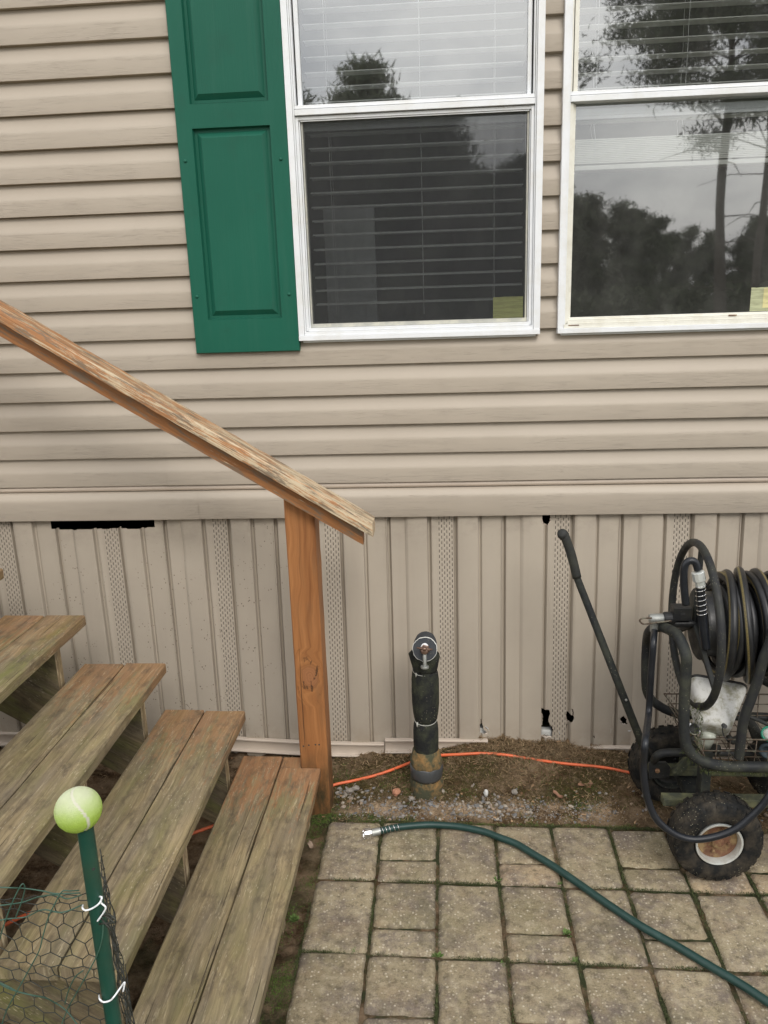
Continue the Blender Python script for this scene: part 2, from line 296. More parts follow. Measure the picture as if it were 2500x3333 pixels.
MT = dict(siding=m_siding(), skirt=m_skirt(), shutter=m_shutter(), paver=m_paver(), ground=m_ground(), screen=m_screen(), tennis=m_tennis(),
    trim=m_plain('vinyl_trim', (.50, .425, .35), .42, var=.05),
    white=m_plain('white_vinyl', (.74, .76, .78), .38, var=.03, dirt=(.55, .52, .42), dirtf=.25),
    cream=m_plain('aged_cream_vinyl', (.72, .71, .64), .45, var=.04, dirt=(.5, .46, .36), dirtf=.3, dsc=20),
    greyv=m_plain('dirty_grey_vinyl', (.40, .40, .36), .5, var=.1, dirt=(.6, .58, .48), dirtf=.7, dsc=16),
    darkgap=m_plain('dark_gap_and_hole', (.03, .03, .03), .7),  # near-black for gaskets and nail heads, also painted shade of holes
    blind=m_plain('white_blind_slat', (.88, .90, .89), .5, var=.02),
    blindwarm=m_plain('ivory_blind_slat', (.89, .90, .85), .5, var=.02),
    room=m_plain('dim_room_wall', (.10, .10, .105), .9, var=.15), partition=m_plain('painted_partition', (.62, .64, .66), .8),
    black=m_plain('crawlspace_shade_black', (.006, .006, .006), .95), slit=m_plain('vent_slit_shadowed_hole', (.02, .017, .014), .9),
    insul=m_plain('white_insulation', (.7, .7, .66), .9, bump=.004, bs=40),
    tread_a=m_wood('weathered_tread_stained', .85, .35), tread_b=m_wood('weathered_tread_grey', .6, .45, .0, 1.0), tread_c=m_wood('weathered_tread_green', .35, .9),
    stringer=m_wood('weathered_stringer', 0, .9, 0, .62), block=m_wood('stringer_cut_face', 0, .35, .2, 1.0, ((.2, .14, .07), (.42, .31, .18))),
    post=m_stained('stained_post', 0, .78, (.555, .045)), rail=m_stained('stained_rail', .12, .72), cap=m_stained('worn_cap_rail', 1.3, .95),
    dgreen=m_plain('dark_green_steel', (.006, .05, .034), .38, var=.2, dirt=(.03, .06, .035), dirtf=.5),
    gwire=m_plain('green_coated_wire', (.035, .085, .06), .45, var=.3), bwire=m_plain('dark_coated_wire', (.018, .02, .014), .5, var=.3),
    tie=m_plain('white_plastic_tie', (.78, .8, .82), .4, var=.02),
    foam=m_rubber('black_foam_insulation', (.020, .021, .021), .85, .75, (.06, .066, .04), .15, .004), fleece=m_plain('mouldy_fibre_wrap', (.06, .062, .034), .95, bump=.007, bs=70, dirt=(.30, .17, .06), dirtf=.9, dsc=13),
    tape=m_plain('silver_grey_tape', (.06, .063, .065), .3, var=.15, bump=.002, bs=45), foil=m_plain('frayed_white_lining', (.7, .7, .66), .6, bump=.003),
    brass=m_plain('tarnished_brass', (.20, .13, .10), .38, .8, var=.25), zinc=m_plain('galvanised_steel', (.36, .37, .35), .5, .7, var=.2),
    chrome=m_plain('bright_nickel', (.72, .72, .72), .2, 1., var=.08), foamface=m_rubber('cut_foam_face', (.045, .05, .058), .8, .3, (.09, .09, .09), .2),
    orange=m_plain('orange_cord', (.72, .135, .045), .42, var=.12, dirt=(.4, .12, .05), dirtf=.4),
    ghose=m_hose('green_garden_hose', (.012, .04, .034), None, .36), bhose=m_hose('black_hose_yellow_stripe', (.011, .0115, .0125), (.15, .118, .045), .34), lhose=m_hose('black_leader_hose', (.010, .012, .016), None, .33),
    steel=m_rubber('charcoal_painted_tube', (.019, .020, .022), .55, .4, (.055, .057, .038), .25), steelg=m_rubber('painted_steel_mossy', (.020, .022, .023), .62, .6, (.065, .068, .048), .22),
    blackp=m_rubber('black_steel_plate', (.012, .013, .015), .45, .15), grip=m_rubber('rubber_grip', (.015, .016, .015), .7, .3, (.06, .062, .04)),
    tyre=m_rubber('tyre_rubber', (.012, .0125, .0125), .75, .7, (.075, .062, .045), .18, .0012), mossbar=m_rubber('algae_covered_bar', (.05, .055, .04), .75, .9, (.13, .13, .07), .2), rim=m_plain('dull_white_rim', (.66, .69, .67), .35, .45, var=.1, dirt=(.35, .3, .22), dirtf=.5),
    rust=m_plain('rusty_hub_disc', (.15, .072, .04), .8, .2, var=.4, bump=.003, dirt=(.30, .21, .10), dirtf=.9, dsc=30), rustw=m_plain('rusty_basket_wire', (.10, .07, .05), .7, .4, var=.4, dirt=(.25, .26, .2), dirtf=.6, dsc=60),
    mould=m_plain('mouldy_white_plastic', (.46, .46, .44), .6, var=.1, bump=.001, dirt=(.19, .18, .115), dirtf=.9, dsc=24), clearp=m_plain('cloudy_clear_plastic', (.4, .42, .36), .2, var=.2),
    teal=m_plain('teal_green_plastic', (.02, .22, .14), .4), bluep=m_plain('slate_blue_plastic', (.05, .075, .09), .45),
    litter=m_leaf('dry_moss_straw', (.085, .048, .024), (.36, .26, .15)), mossb=m_leaf('moss_blades', (.032, .038, .015), (.080, .098, .036)), mossg=m_leaf('bright_moss', (.045, .075, .014), (.12, .175, .04)), mossd=m_leaf('dark_moss_blades', (.045, .035, .012), (.11, .085, .030)),
    weed=m_leaf('weed_leaf', (.07, .12, .03), (.15, .22, .07)), gravel=m_rnd('gravel_stones', [(.16, .165, .17), (.24, .245, .25), (.34, .25, .17), (.22, .21, .2), (.42, .37, .30), (.19, .18, .17)]),
    dleaf=m_plain('dead_brown_leaf', (.24, .125, .075), .7, var=.25), gleaf=m_plain('dead_grey_leaf', (.3, .22, .16), .7, var=.25), dleaf2=m_leaf('leaf_crumb', (.13, .07, .035), (.36, .24, .14)), brick=m_plain('reddish_stone', (.42, .2, .12), .9, bump=.004), pstone=m_plain('pale_stone', (.5, .5, .48), .9, bump=.003),
    pinet=m_plain('pine_bark', (.13, .11, .09), .95, bump=.01, bs=12), pinec=m_leaf('pine_needles', (.05, .065, .035), (.11, .13, .07)), pinef=m_leaf('hazed_distant_needles', (.07, .085, .05), (.15, .17, .10)),  # far needles lightened and greyed to paint in distance haze
    yard=m_plain('rough_yard', (.10, .095, .055), .95, var=.4, bump=.02, bs=9), shingle=m_plain('grey_shingle', (.12, .11, .1), .9),
    pap1=m_paper('olive_paper', (.33, .35, .13)), pap2=m_paper('pale_olive_paper', (.40, .42, .26)), pap3=m_paper('yellow_paper', (.60, .55, .28)))
MT['glass'] = m_glass('window_glass', .22, (.97, .985, .985), .07); MT['glassd'] = m_glass('window_glass_lower', .15, (.95, .97, .97), .09)

# ------------------------------------------------------------------ mesh helpers
class MB:
    def __init__(s): s.v = []; s.f = []; s.uv = []; s.mi = []
    def add(s, vs, fs, uvs=None, mi=0):
        o = len(s.v); s.v += [tuple(p) for p in vs]
        for i, f in enumerate(fs):
            s.f.append(tuple(o+k for k in f)); s.uv.append(uvs[i] if uvs else None); s.mi.append(mi)
    def box(s, x0, x1, y0, y1, z0, z1, mi=0):
        v = [(x, y, z) for z in (z0, z1) for y in (y0, y1) for x in (x0, x1)]
        s.add(v, [(0, 2, 3, 1), (4, 5, 7, 6), (0, 1, 5, 4), (2, 6, 7, 3), (0, 4, 6, 2), (1, 3, 7, 5)], mi=mi)
    def obox(s, p, a, b, c, mi=0):       # p corner, a b c edge vectors
        p, a, b, c = map(Vector, (p, a, b, c))
        v = [p, p+a, p+b, p+a+b, p+c, p+a+c, p+b+c, p+a+b+c]
        s.add(v, [(0, 2, 3, 1), (4, 5, 7, 6), (0, 1, 5, 4), (2, 6, 7, 3), (0, 4, 6, 2), (1, 3, 7, 5)], mi=mi)
    def tube(s, pts, r, n=10, closed=False, cap=True, twist=0., mi=0, n0=None):
        pts = [Vector(p) for p in pts]; m = len(pts); rr = r if isinstance(r, (list, tuple)) else [r]*m
        T = []
        for i in range(m):
            a = pts[(i-1) % m] if (closed or i > 0) else pts[i]; b = pts[(i+1) % m] if (closed or i < m-1) else pts[i]
            T.append((b-a).normalized())
        nrm = Vector(n0) if n0 else T[0].orthogonal().normalized(); vs = []; L = 0; us = []
        for i in range(m):
            if i: L += (pts[i]-pts[i-1]).length
            nrm = (nrm-T[i]*nrm.dot(T[i])).normalized(); bn = T[i].cross(nrm)
            for k in range(n):
                a = 2*PI*k/n+twist*L; vs.append(pts[i]+(nrm*math.cos(a)+bn*math.sin(a))*rr[i])
            us.append(L)
        fs = []; uv = []
        for i in range(m if closed else m-1):
            j = (i+1) % m; uj = us[j] if j > i else L
            for k in range(n):
                l = (k+1) % n; fs.append((i*n+k, i*n+l, j*n+l, j*n+k)); uv.append([(us[i], k/n), (us[i], (k+1)/n), (uj, (k+1)/n), (uj, k/n)])
        if cap and not closed: fs += [tuple(range(n))[::-1], tuple((m-1)*n+k for k in range(n))]; uv += [None, None]
        s.add(vs, fs, uv, mi)
    def lathe(s, c, axis, prof, n=32, mi=0, cap=True, ref=None, wob=None):   # prof: (radius, height along axis)
        c = Vector(c); ax = Vector(axis).normalized(); a = (Vector(ref) if ref else ax.orthogonal()).normalized(); a = (a-ax*a.dot(ax)).normalized(); b = ax.cross(a); vs = []
        for (r, h) in prof:
            for k in range(n):
                t = 2*PI*k/n; q = r*(1+(wob(t, h) if wob else 0)); vs.append(c+ax*h+(a*math.cos(t)+b*math.sin(t))*q)
        fs = []; uv = []
        for i in range(len(prof)-1):
            for k in range(n):
                l = (k+1) % n; fs.append((i*n+k, i*n+l, (i+1)*n+l, (i+1)*n+k))
        if cap: fs += [tuple(range(n))[::-1], tuple((len(prof)-1)*n+k for k in range(n))]
        s.add(vs, fs, None, mi)
    def poly_x(s, prof, x0, x1, close=True):   # profile of (y,z) swept along x
        n = len(prof); s.add([(x0, y, z) for y, z in prof]+[(x1, y, z) for y, z in prof],
            [(i, (i+1) % n, n+(i+1) % n, n+i) for i in range(n if close else n-1)]+([tuple(range(n))[::-1], tuple(range(n, 2*n))] if close else []))
    def plate(s, pts, nrm, t):                 # flat polygon with thickness
        n = len(pts); d = Vector(nrm)*t; pts = [Vector(p) for p in pts]
        s.add(pts+[p+d for p in pts], [tuple(range(n))[::-1], tuple(range(n, 2*n))]+[(i, (i+1) % n, n+(i+1) % n, n+i) for i in range(n)])
def mesh_from(name, mb, mats, smooth=False, bevel=0, fix=True, angle=None):
    me = bpy.data.meshes.new(name); me.from_pydata(mb.v, [], mb.f)
    for m in (mats if isinstance(mats, (list, tuple)) else [mats]): me.materials.append(m)
    if any(u is not None for u in mb.uv):
        ul = me.uv_layers.new(name='UVMap'); arr = []
        for f, u in zip(mb.f, mb.uv): arr += [c for p in (u if u else [(0, 0)]*len(f)) for c in p]
        ul.data.foreach_set('uv', arr)
    me.polygons.foreach_set('material_index', mb.mi)
    if fix or bevel:
        bm = bmesh.new(); bm.from_mesh(me)
        if fix: bmesh.ops.recalc_face_normals(bm, faces=bm.faces)
        if bevel:
            ed = [e for e in bm.edges if e.is_manifold and e.calc_face_angle(0) > .5]
            bmesh.ops.bevel(bm, geom=ed, offset=bevel, segments=2, affect='EDGES', profile=.6)
        bm.to_mesh(me); bm.free()
    if smooth:
        me.polygons.foreach_set('use_smooth', [True]*len(me.polygons))
        if angle: me.set_sharp_from_angle(angle=math.radians(angle))
    me.update(); return me
def link(name, me, parent=None, label=None):
    o = bpy.data.objects.new(name, me); COL.objects.link(o)
    if parent is not None:
        o.parent = parent
        if parent.type == 'EMPTY': o.matrix_parent_inverse = parent.matrix_basis.inverted()
    if label: o['label'] = label
    return o
def part(name, mb, mats, parent=None, smooth=False, bevel=0, label=None, angle=None, fix=True):
    return link(name, mesh_from(name, mb, mats, smooth, bevel, fix, angle), parent, label)
def tag(o, label=None, cat=None, group=None, kind=None):
    if label: o['label'] = label
    if cat: o['category'] = cat
    if group: o['group'] = group
    if kind: o['kind'] = kind
    return o
def thing(name, label, cat, loc, group=None):
    o = bpy.data.objects.new(name, None); COL.objects.link(o); o.location = loc; o.matrix_basis = Matrix.Translation(loc); o.empty_display_size = .1
    return tag(o, label, cat, group)
def smooth(a, b, x): t = min(1, max(0, (x-a)/(b-a))); return t*t*(3-2*t)
def nz(x, y, z=0., s=1.): return mnoise.noise(Vector((x*s, y*s, z*s)))
def catmull(P, per=8, closed=False):
    P = [Vector(p) for p in P]; n = len(P); out = []
    for i in range(n if closed else n-1):
        g = lambda k: P[k % n] if closed else P[min(n-1, max(0, k))]
        a, b, c, d = g(i-1), g(i), g(i+1), g(i+2)
        for k in range(per):
            t = k/per; out.append(.5*((2*b)+(c-a)*t+(2*a-5*b+4*c-d)*t*t+(3*b-a-3*c+d)*t*t*t))
    if not closed: out.append(P[-1])
    return out

# ------------------------------------------------------------------ the house
home = thing('mobile_home', 'beige vinyl sided mobile home wall with white windows over pale skirting', 'house', (0, 0, 0))
PZ = .1016; Z0 = 2.560
HX0, HX1 = -3.2, 3.6
WIN = [(-.476, .317), (.374, 1.167)]; WZ0, WZ1 = 1.527, 2.92
def sidingstrip(mb, x0, x1, zt, dy=0.):
    prof = []                                   # one dutch-lap course, top at zt
    P = [(0, 0), (-.0010, .008), (-.0036, .020), (-.0082, .034), (-.0126, .044), (-.0148, .050), (-.0154, .055), (-.0166, .098), (-.0162, .1006), (-.0146, .1014), (-.003, .0992), (0, .1016)]
    nx = max(1, int((x1-x0)/.12)); xs = [x0+(x1-x0)*i/nx for i in range(nx+1)]
    vs = []; fs = []
    for x in xs:
        for (y, d) in P:
            w = .0012*nz(x, zt*7, 3, 1.6)+.0008*nz(x, zt*3, 0, 5)
            vs.append((x, y+dy+w, zt-d+.0012*nz(x, zt*9, 8, 1.3)*(d/.1)))
    m = len(P)
    for i in range(nx):
        for k in range(m-1): fs.append((i*m+k, i*m+k+1, (i+1)*m+k+1, (i+1)*m+k))
    mb.add(vs, fs)
mb = MB()
for k in range(-7, 15):
    zt = Z0-k*PZ
    segs = [(HX0, HX1)]
    if zt > WZ0+.03 and zt-PZ < WZ1:
        segs = [(HX0, WIN[0][0]+.012), (WIN[0][1]-.012, WIN[1][0]+.012), (WIN[1][1]-.012, HX1)]
        if zt-PZ < WZ0: segs = [(HX0, WIN[0][0]+.012), (WIN[0][1]-.012, WIN[1][0]+.012), (WIN[1][1]-.012, HX1)]
    sp = {11: -1.413, 12: -1.40, 14: -.978, 3: -1.9, 6: -1.7}.get(k)
    for a, b in segs:
        if sp and a < sp < b:
            sidingstrip(mb, a, sp, zt); sidingstrip(mb, sp-.003, b, zt, -.0016)
        else: sidingstrip(mb, a, b, zt)
part('siding', mb, MT['siding'], home, True, angle=40)
ZL = Z0-15*PZ                                 # 1.036, bottom of the last course
# beading and belt board
mb = MB()
for a, b, d in ((HX0, -1.151, 0), (-1.153, HX1, -.0012)):
    mb.poly_x([(.0, ZL+.002), (-.004+d, ZL-.001), (-.0085+d, ZL-.005), (-.0098+d, ZL-.011), (-.0085+d, ZL-.0175), (-.004+d, ZL-.0205), (0, ZL-.022)], a, b)
part('bead_trim', mb, MT['trim'], home, True, angle=50)
mb = MB()
for a, b, d in ((HX0, -.873, -.0018), (-.875, HX1, 0)):
    zt = ZL-.0225; P = [(0, zt), (-.008+d, zt-.002), (-.016+d, zt-.008), (-.0235+d, zt-.02), (-.0262+d, zt-.026), (-.0268+d, zt-.033), (-.0275+d, .9165), (-.0265+d, .9135), (-.022+d, .9125), (-.016+d, .917), (0, .918)]
    nx = 30
    for i in range(nx):
        xa, xb = a+(b-a)*i/nx, a+(b-a)*(i+1)/nx; f = lambda x, z: .0016*nz(x, z*6, 2, 1.4)
        mb.add([(xa, y+f(xa, z), z+f(xa, 9)) for y, z in P]+[(xb, y+f(xb, z), z+f(xb, 9)) for y, z in P], [(k, k+1, len(P)+k+1, len(P)+k) for k in range(len(P)-1)])
part('belt_board', mb, MT['siding'], home, True, angle=50)
# skirting with perforated strips, holes torn in it
def skirt_y(x, z): return -.055*smooth(-1.25, -.35, x)*(1-z/.92)
UN = .4064; UX = .003
prof = [(0, 0), (.028, 0), (.0305, -.010), (.0365, -.010), (.043, .006), (.050, .009), (.113, .009), (.1145, .008), (.1165, -.004), (.1225, -.005), (.1285, .0005), (.1955, .0005), (.1965, .004), (.1985, .004), (.1992, -.010), (.2060, -.010), (.213, .0005), (.262, 0), (.270, .006), (.276, .0075), (.340, .009), (.3418, .008), (.3440, -.005), (.3500, -.006), (.3570, .004), (.361, .0045), (.368, .001), (.3735, 0), (UN, 0)]
def prof_at(u):
    for (a, p), (b, q) in zip(prof, prof[1:]):
        if u <= b: return p+(q-p)*(u-a)/(b-a)
    return 0
Q = lambda u, v, y: (lambda p: (p.x, p.z))(aty(u, v, y))
zc = lambda lst, ox, oy, s, y: [Q(ox+a/s, oy+b/s, y) for a, b in lst]
HOLES = [zc([(178, 1915), (188, 1917), (188, 1945), (198, 1965), (205, 1985), (203, 1998), (232, 2015), (236, 2034), (172, 2034), (174, 1990)], 1500, 1650, 2.765, -.045),
    zc([(728, 1812), (735, 1825), (770, 1818), (800, 1830), (804, 1860), (790, 1925), (810, 1975), (822, 1955), (828, 2010), (815, 2062), (725, 2062), (728, 1980), (738, 1930), (735, 1875), (722, 1850)], 1500, 1650, 2.765, -.045),
    zc([(948, 1845), (975, 1860), (1000, 1860), (1003, 1835), (990, 1800), (1008, 1805), (1016, 1865), (1005, 1910), (960, 1942), (945, 1900)], 1500, 1650, 2.765, -.045),
    zc([(948, 1965), (962, 1960), (955, 2005), (946, 2005)], 1500, 1650, 2.765, -.045),
    zc([(735, 60), (810, 60), (808, 130), (785, 158), (765, 166), (738, 150), (730, 120)], 1500, 1650, 2.765, -.004),
    zc([(1020, 1105), (1033, 1097), (1048, 1112), (1047, 1132), (1030, 1132), (1017, 1120)], 1250, 1500, 1.327, -.04),
    zc([(902, 1178), (908, 1182), (908, 1192), (900, 1184)], 1250, 1500, 1.327, -.04),
    zc([(340, 1820), (370, 1845), (396, 1850), (385, 1890), (350, 1905), (330, 1870)], 0, 1650, 2.95, -.01),
    [(-1.443, .935), (-1.051, .935), (-1.051, .879), (-1.12, .876), (-1.17, .879), (-1.23, .874), (-1.30, .877), (-1.36, .873), (-1.443, .876)]]
def inside(p, poly):
    x, z = p; c = False; j = len(poly)-1
    for i in range(len(poly)):
        (xi, zi), (xj, zj) = poly[i], poly[j]
        if (zi > z) != (zj > z) and x < (xj-xi)*(z-zi)/(zj-zi)+xi: c = not c
        j = i
    return c
xs = set()
for k in range(-8, 9):
    for u, _ in prof[:-1]: xs.add(round(UX+k*UN+u, 4))
for h in HOLES:
    a = min(p[0] for p in h)-.006; b = max(p[0] for p in h)+.006
    st = .003 if b-a < .2 else .01
    x = a
    while x < b: xs.add(round(x, 4)); x += st
xs = sorted(xs); xs = [x for i, x in enumerate(xs) if i == 0 or x-xs[i-1] > .0004]
zs = set([round(-.06+.04*i, 4) for i in range(26)])
for h in HOLES:
    a = min(p[1] for p in h)-.006; b = min(.945, max(p[1] for p in h)+.006); z = a
    while z < b: zs.add(round(z, 4)); z += .003
zs = sorted(z for z in zs if z <= .945)
def SK(x, z):
    u = (x-UX) % UN; y = skirt_y(x, z)-1.35*prof_at(u)+.0025*nz(x, z, 0, 2.3)+.0014*nz(x*3, z, 5, 3)
    if -.12 < x+.885 < .0:                        # dent in one panel
        d = math.hypot((x+.93)/.05, (z-.80)/.06); y += .012*math.exp(-d*d)
    return y
vs = [(x, SK(x, z), z) for z in zs for x in xs]; nx = len(xs); fs = []
for j in range(len(zs)-1):
    zm = (zs[j]+zs[j+1])/2
    for i in range(nx-1):
        xm = (xs[i]+xs[i+1])/2
        if any(inside((xm, zm), h) for h in HOLES): continue
        fs.append((j*nx+i, j*nx+i+1, (j+1)*nx+i+1, (j+1)*nx+i))
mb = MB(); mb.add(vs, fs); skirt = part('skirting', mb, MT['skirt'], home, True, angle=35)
mb = MB(); mb2 = MB()
for k in range(-5, 5):
    for c in range(6):
        x = UX+k*UN+(c-2.5)*.0091; z = .902-(.0101 if c % 2 else 0)
        while z > .02:
            if not any(inside((x, z), h) for h in HOLES):
                y = SK(x, z)-.0006
                mb.add([(x-.0010, y, z-.0054), (x+.0010, y, z-.0054), (x+.0010, y, z+.0054), (x-.0010, y, z+.0054)], [(0, 1, 2, 3)])
                y2 = SK(x, z-.0095)
                mb2.add([(x-.0012, y2, z-.0112), (x+.0012, y2, z-.0112), (x+.0012, y2, z-.0080), (x-.0012, y2, z-.0080), (x, y2-.0014, z-.0092)], [(0, 1, 4), (1, 2, 4), (2, 3, 4), (3, 0, 4)])
            z -= .0202
o = part('vent_slits', mb, MT['slit'], skirt, fix=False); o = part('vent_louvre_glints', mb2, MT['trim'], skirt)  # dark quads stand for shaded slits, paler bumps for louvre glints
for h in HOLES[:-1]:
    mb = MB(); cx = sum(p[0] for p in h)/len(h); cz = sum(p[1] for p in h)/len(h); q = []
    for i, (a, b) in enumerate(h):
        a2, b2 = h[(i+1) % len(h)]
        for k in range(4): q.append((a+(a2-a)*k/4+random.gauss(0, .0008), b+(b2-b)*k/4+random.gauss(0, .0008)))
    for i in range(len(q)):
        if nz(i*.37, cx*9, cz) < -.12: continue
        (a, b), (a2, b2) = q[i], q[(i+1) % len(q)]; w = .0016+.0012*random.random()
        f = lambda x, z, k, d: (x+(cx-x)/max(.004, math.hypot(cx-x, cz-z))*k, SK(x, z)+d, z+(cz-z)/max(.004, math.hypot(cx-x, cz-z))*k)
        mb.add([f(a, b, -.001, -.001), f(a2, b2, -.001, -.001), f(a2, b2, w, .0025), f(a, b, w, .0025)], [(0, 1, 2, 3)])
    part('torn_edge', mb, MT['trim'], skirt, fix=False)
# torn flaps of vinyl and the white insulation behind two holes
mb = MB()
for (ox, oz, l, a) in ((.141, .112, .016, -.5), (.15, .104, .012, -1.), (.415, .085, .02, 2.), (.448, .172, .014, 1.), (.660, .10, .012, .3), (.598, .09, .03, 1.6)):
    p0 = Vector((ox, SK(ox, oz)-.002, oz)); d = Vector((math.cos(a), -.25, math.sin(a)))*l
    mb = MB(); mb.add([p0, p0+d*.5+Vector((0, -.004, .0015)), p0+d, p0+d*.5+Vector((0, -.003, -.0025)), p0+Vector((0, 0, -.002))], [(0, 1, 2, 3, 4)]); part('torn_flap', mb, MT['white'], skirt)
mb = MB()
for a, b, z1 in ((.345, .39, .085), (.12, .155, .092), (.44, .475, .06)): mb = MB(); mb.box(a, b, -.03, .0, -.02, z1); part('insulation', mb, MT['insul'], home, True, .006)
# bottom track
def track(x0, x1, z, yo=0.):
    mb = MB()
    n = max(2, int((x1-x0)/.1))
    P = [(.004, .052), (-.012, .052), (-.0145, .050), (-.0145, .046), (-.011, .044), (-.008, .040), (-.007, .018), (-.010, .010), (-.022, .008), (-.024, .005), (-.022, .001), (.004, .0)]
    for i in range(n):
        a, b = x0+(x1-x0)*i/n, x0+(x1-x0)*(i+1)/n; vv = []
        for x in (a, b): vv += [(x, y+skirt_y(x, .02)+yo+.003*nz(x, 0, 0, 1.5), q+z+.004*nz(x, 3, 0, 1.2)) for y, q in P]
        m = len(P); mb.add(vv, [(k, (k+1) % m, m+(k+1) % m, m+k) for k in range(m)])
    part('bottom_track', mb, MT['trim'], home, True, angle=35)
track(HX0, -.235, -.004, -.008); track(-.232, .15, .012, -.006); track(.33, .76, -.012, -.006); track(.78, HX1, -.016, -.006)
# body behind: floor, crawlspace and room coloured dark for their shade, eave and roof
mb = MB(); mb.box(HX0, HX1, .004, 3.6, .93, .985)
for a, b in ((HX0-.02, HX0), (HX1, HX1+.02)): mb.box(a, b, -.02, 3.6, -.1, .93)
mb.box(HX0, HX1, 3.58, 3.6, -.1, .93)
part('underframe', mb, MT['black'], home)
mb = MB(); mb.box(HX0-.02, HX0, -.02, 3.6, .985, 3.2); mb.box(HX1, HX1+.02, -.02, 3.6, .985, 3.2)
mb.box(HX0, HX1, 3.58, 3.6, .985, 3.2); mb.box(HX0, HX1, .02, 3.58, 3.12, 3.2)
for a, b in ((HX0, WIN[0][0]+.01), (WIN[0][1]-.01, WIN[1][0]+.01), (WIN[1][1]-.01, HX1)): mb.box(a, b, .02, .04, .985, 3.12)
mb.box(WIN[0][0]+.01, WIN[1][1]-.01, .02, .04, .985, 1.55); mb.box(WIN[0][0]+.01, WIN[1][1]-.01, .02, .04, 2.9, 3.12)
part('room', mb, MT['room'], home)
pa, pb, pt = aty(1062, 900, .22), aty(1224, 900, .22), aty(1150, 668, .22); mb = MB(); mb.box(pa.x, pb.x, .22, .25, .985, pt.z); part('partition_panel', mb, MT['partition'], home)
mb = MB(); mb.obox((HX0-.1, -.09, 3.28), (HX1-HX0+.2, 0, 0), (0, 2.2, .55), (0, 0, .05)); mb.obox((HX0-.1, 1.98, 3.8), (HX1-HX0+.2, 0, 0), (0, 1.9, -.5), (0, 0, .05))
part('roof', mb, MT['shingle'], home)
mb = MB(); mb.box(HX0-.1, HX1+.1, -.08, -.06, 3.19, 3.275); part('eave_trim', mb, MT['white'], home)

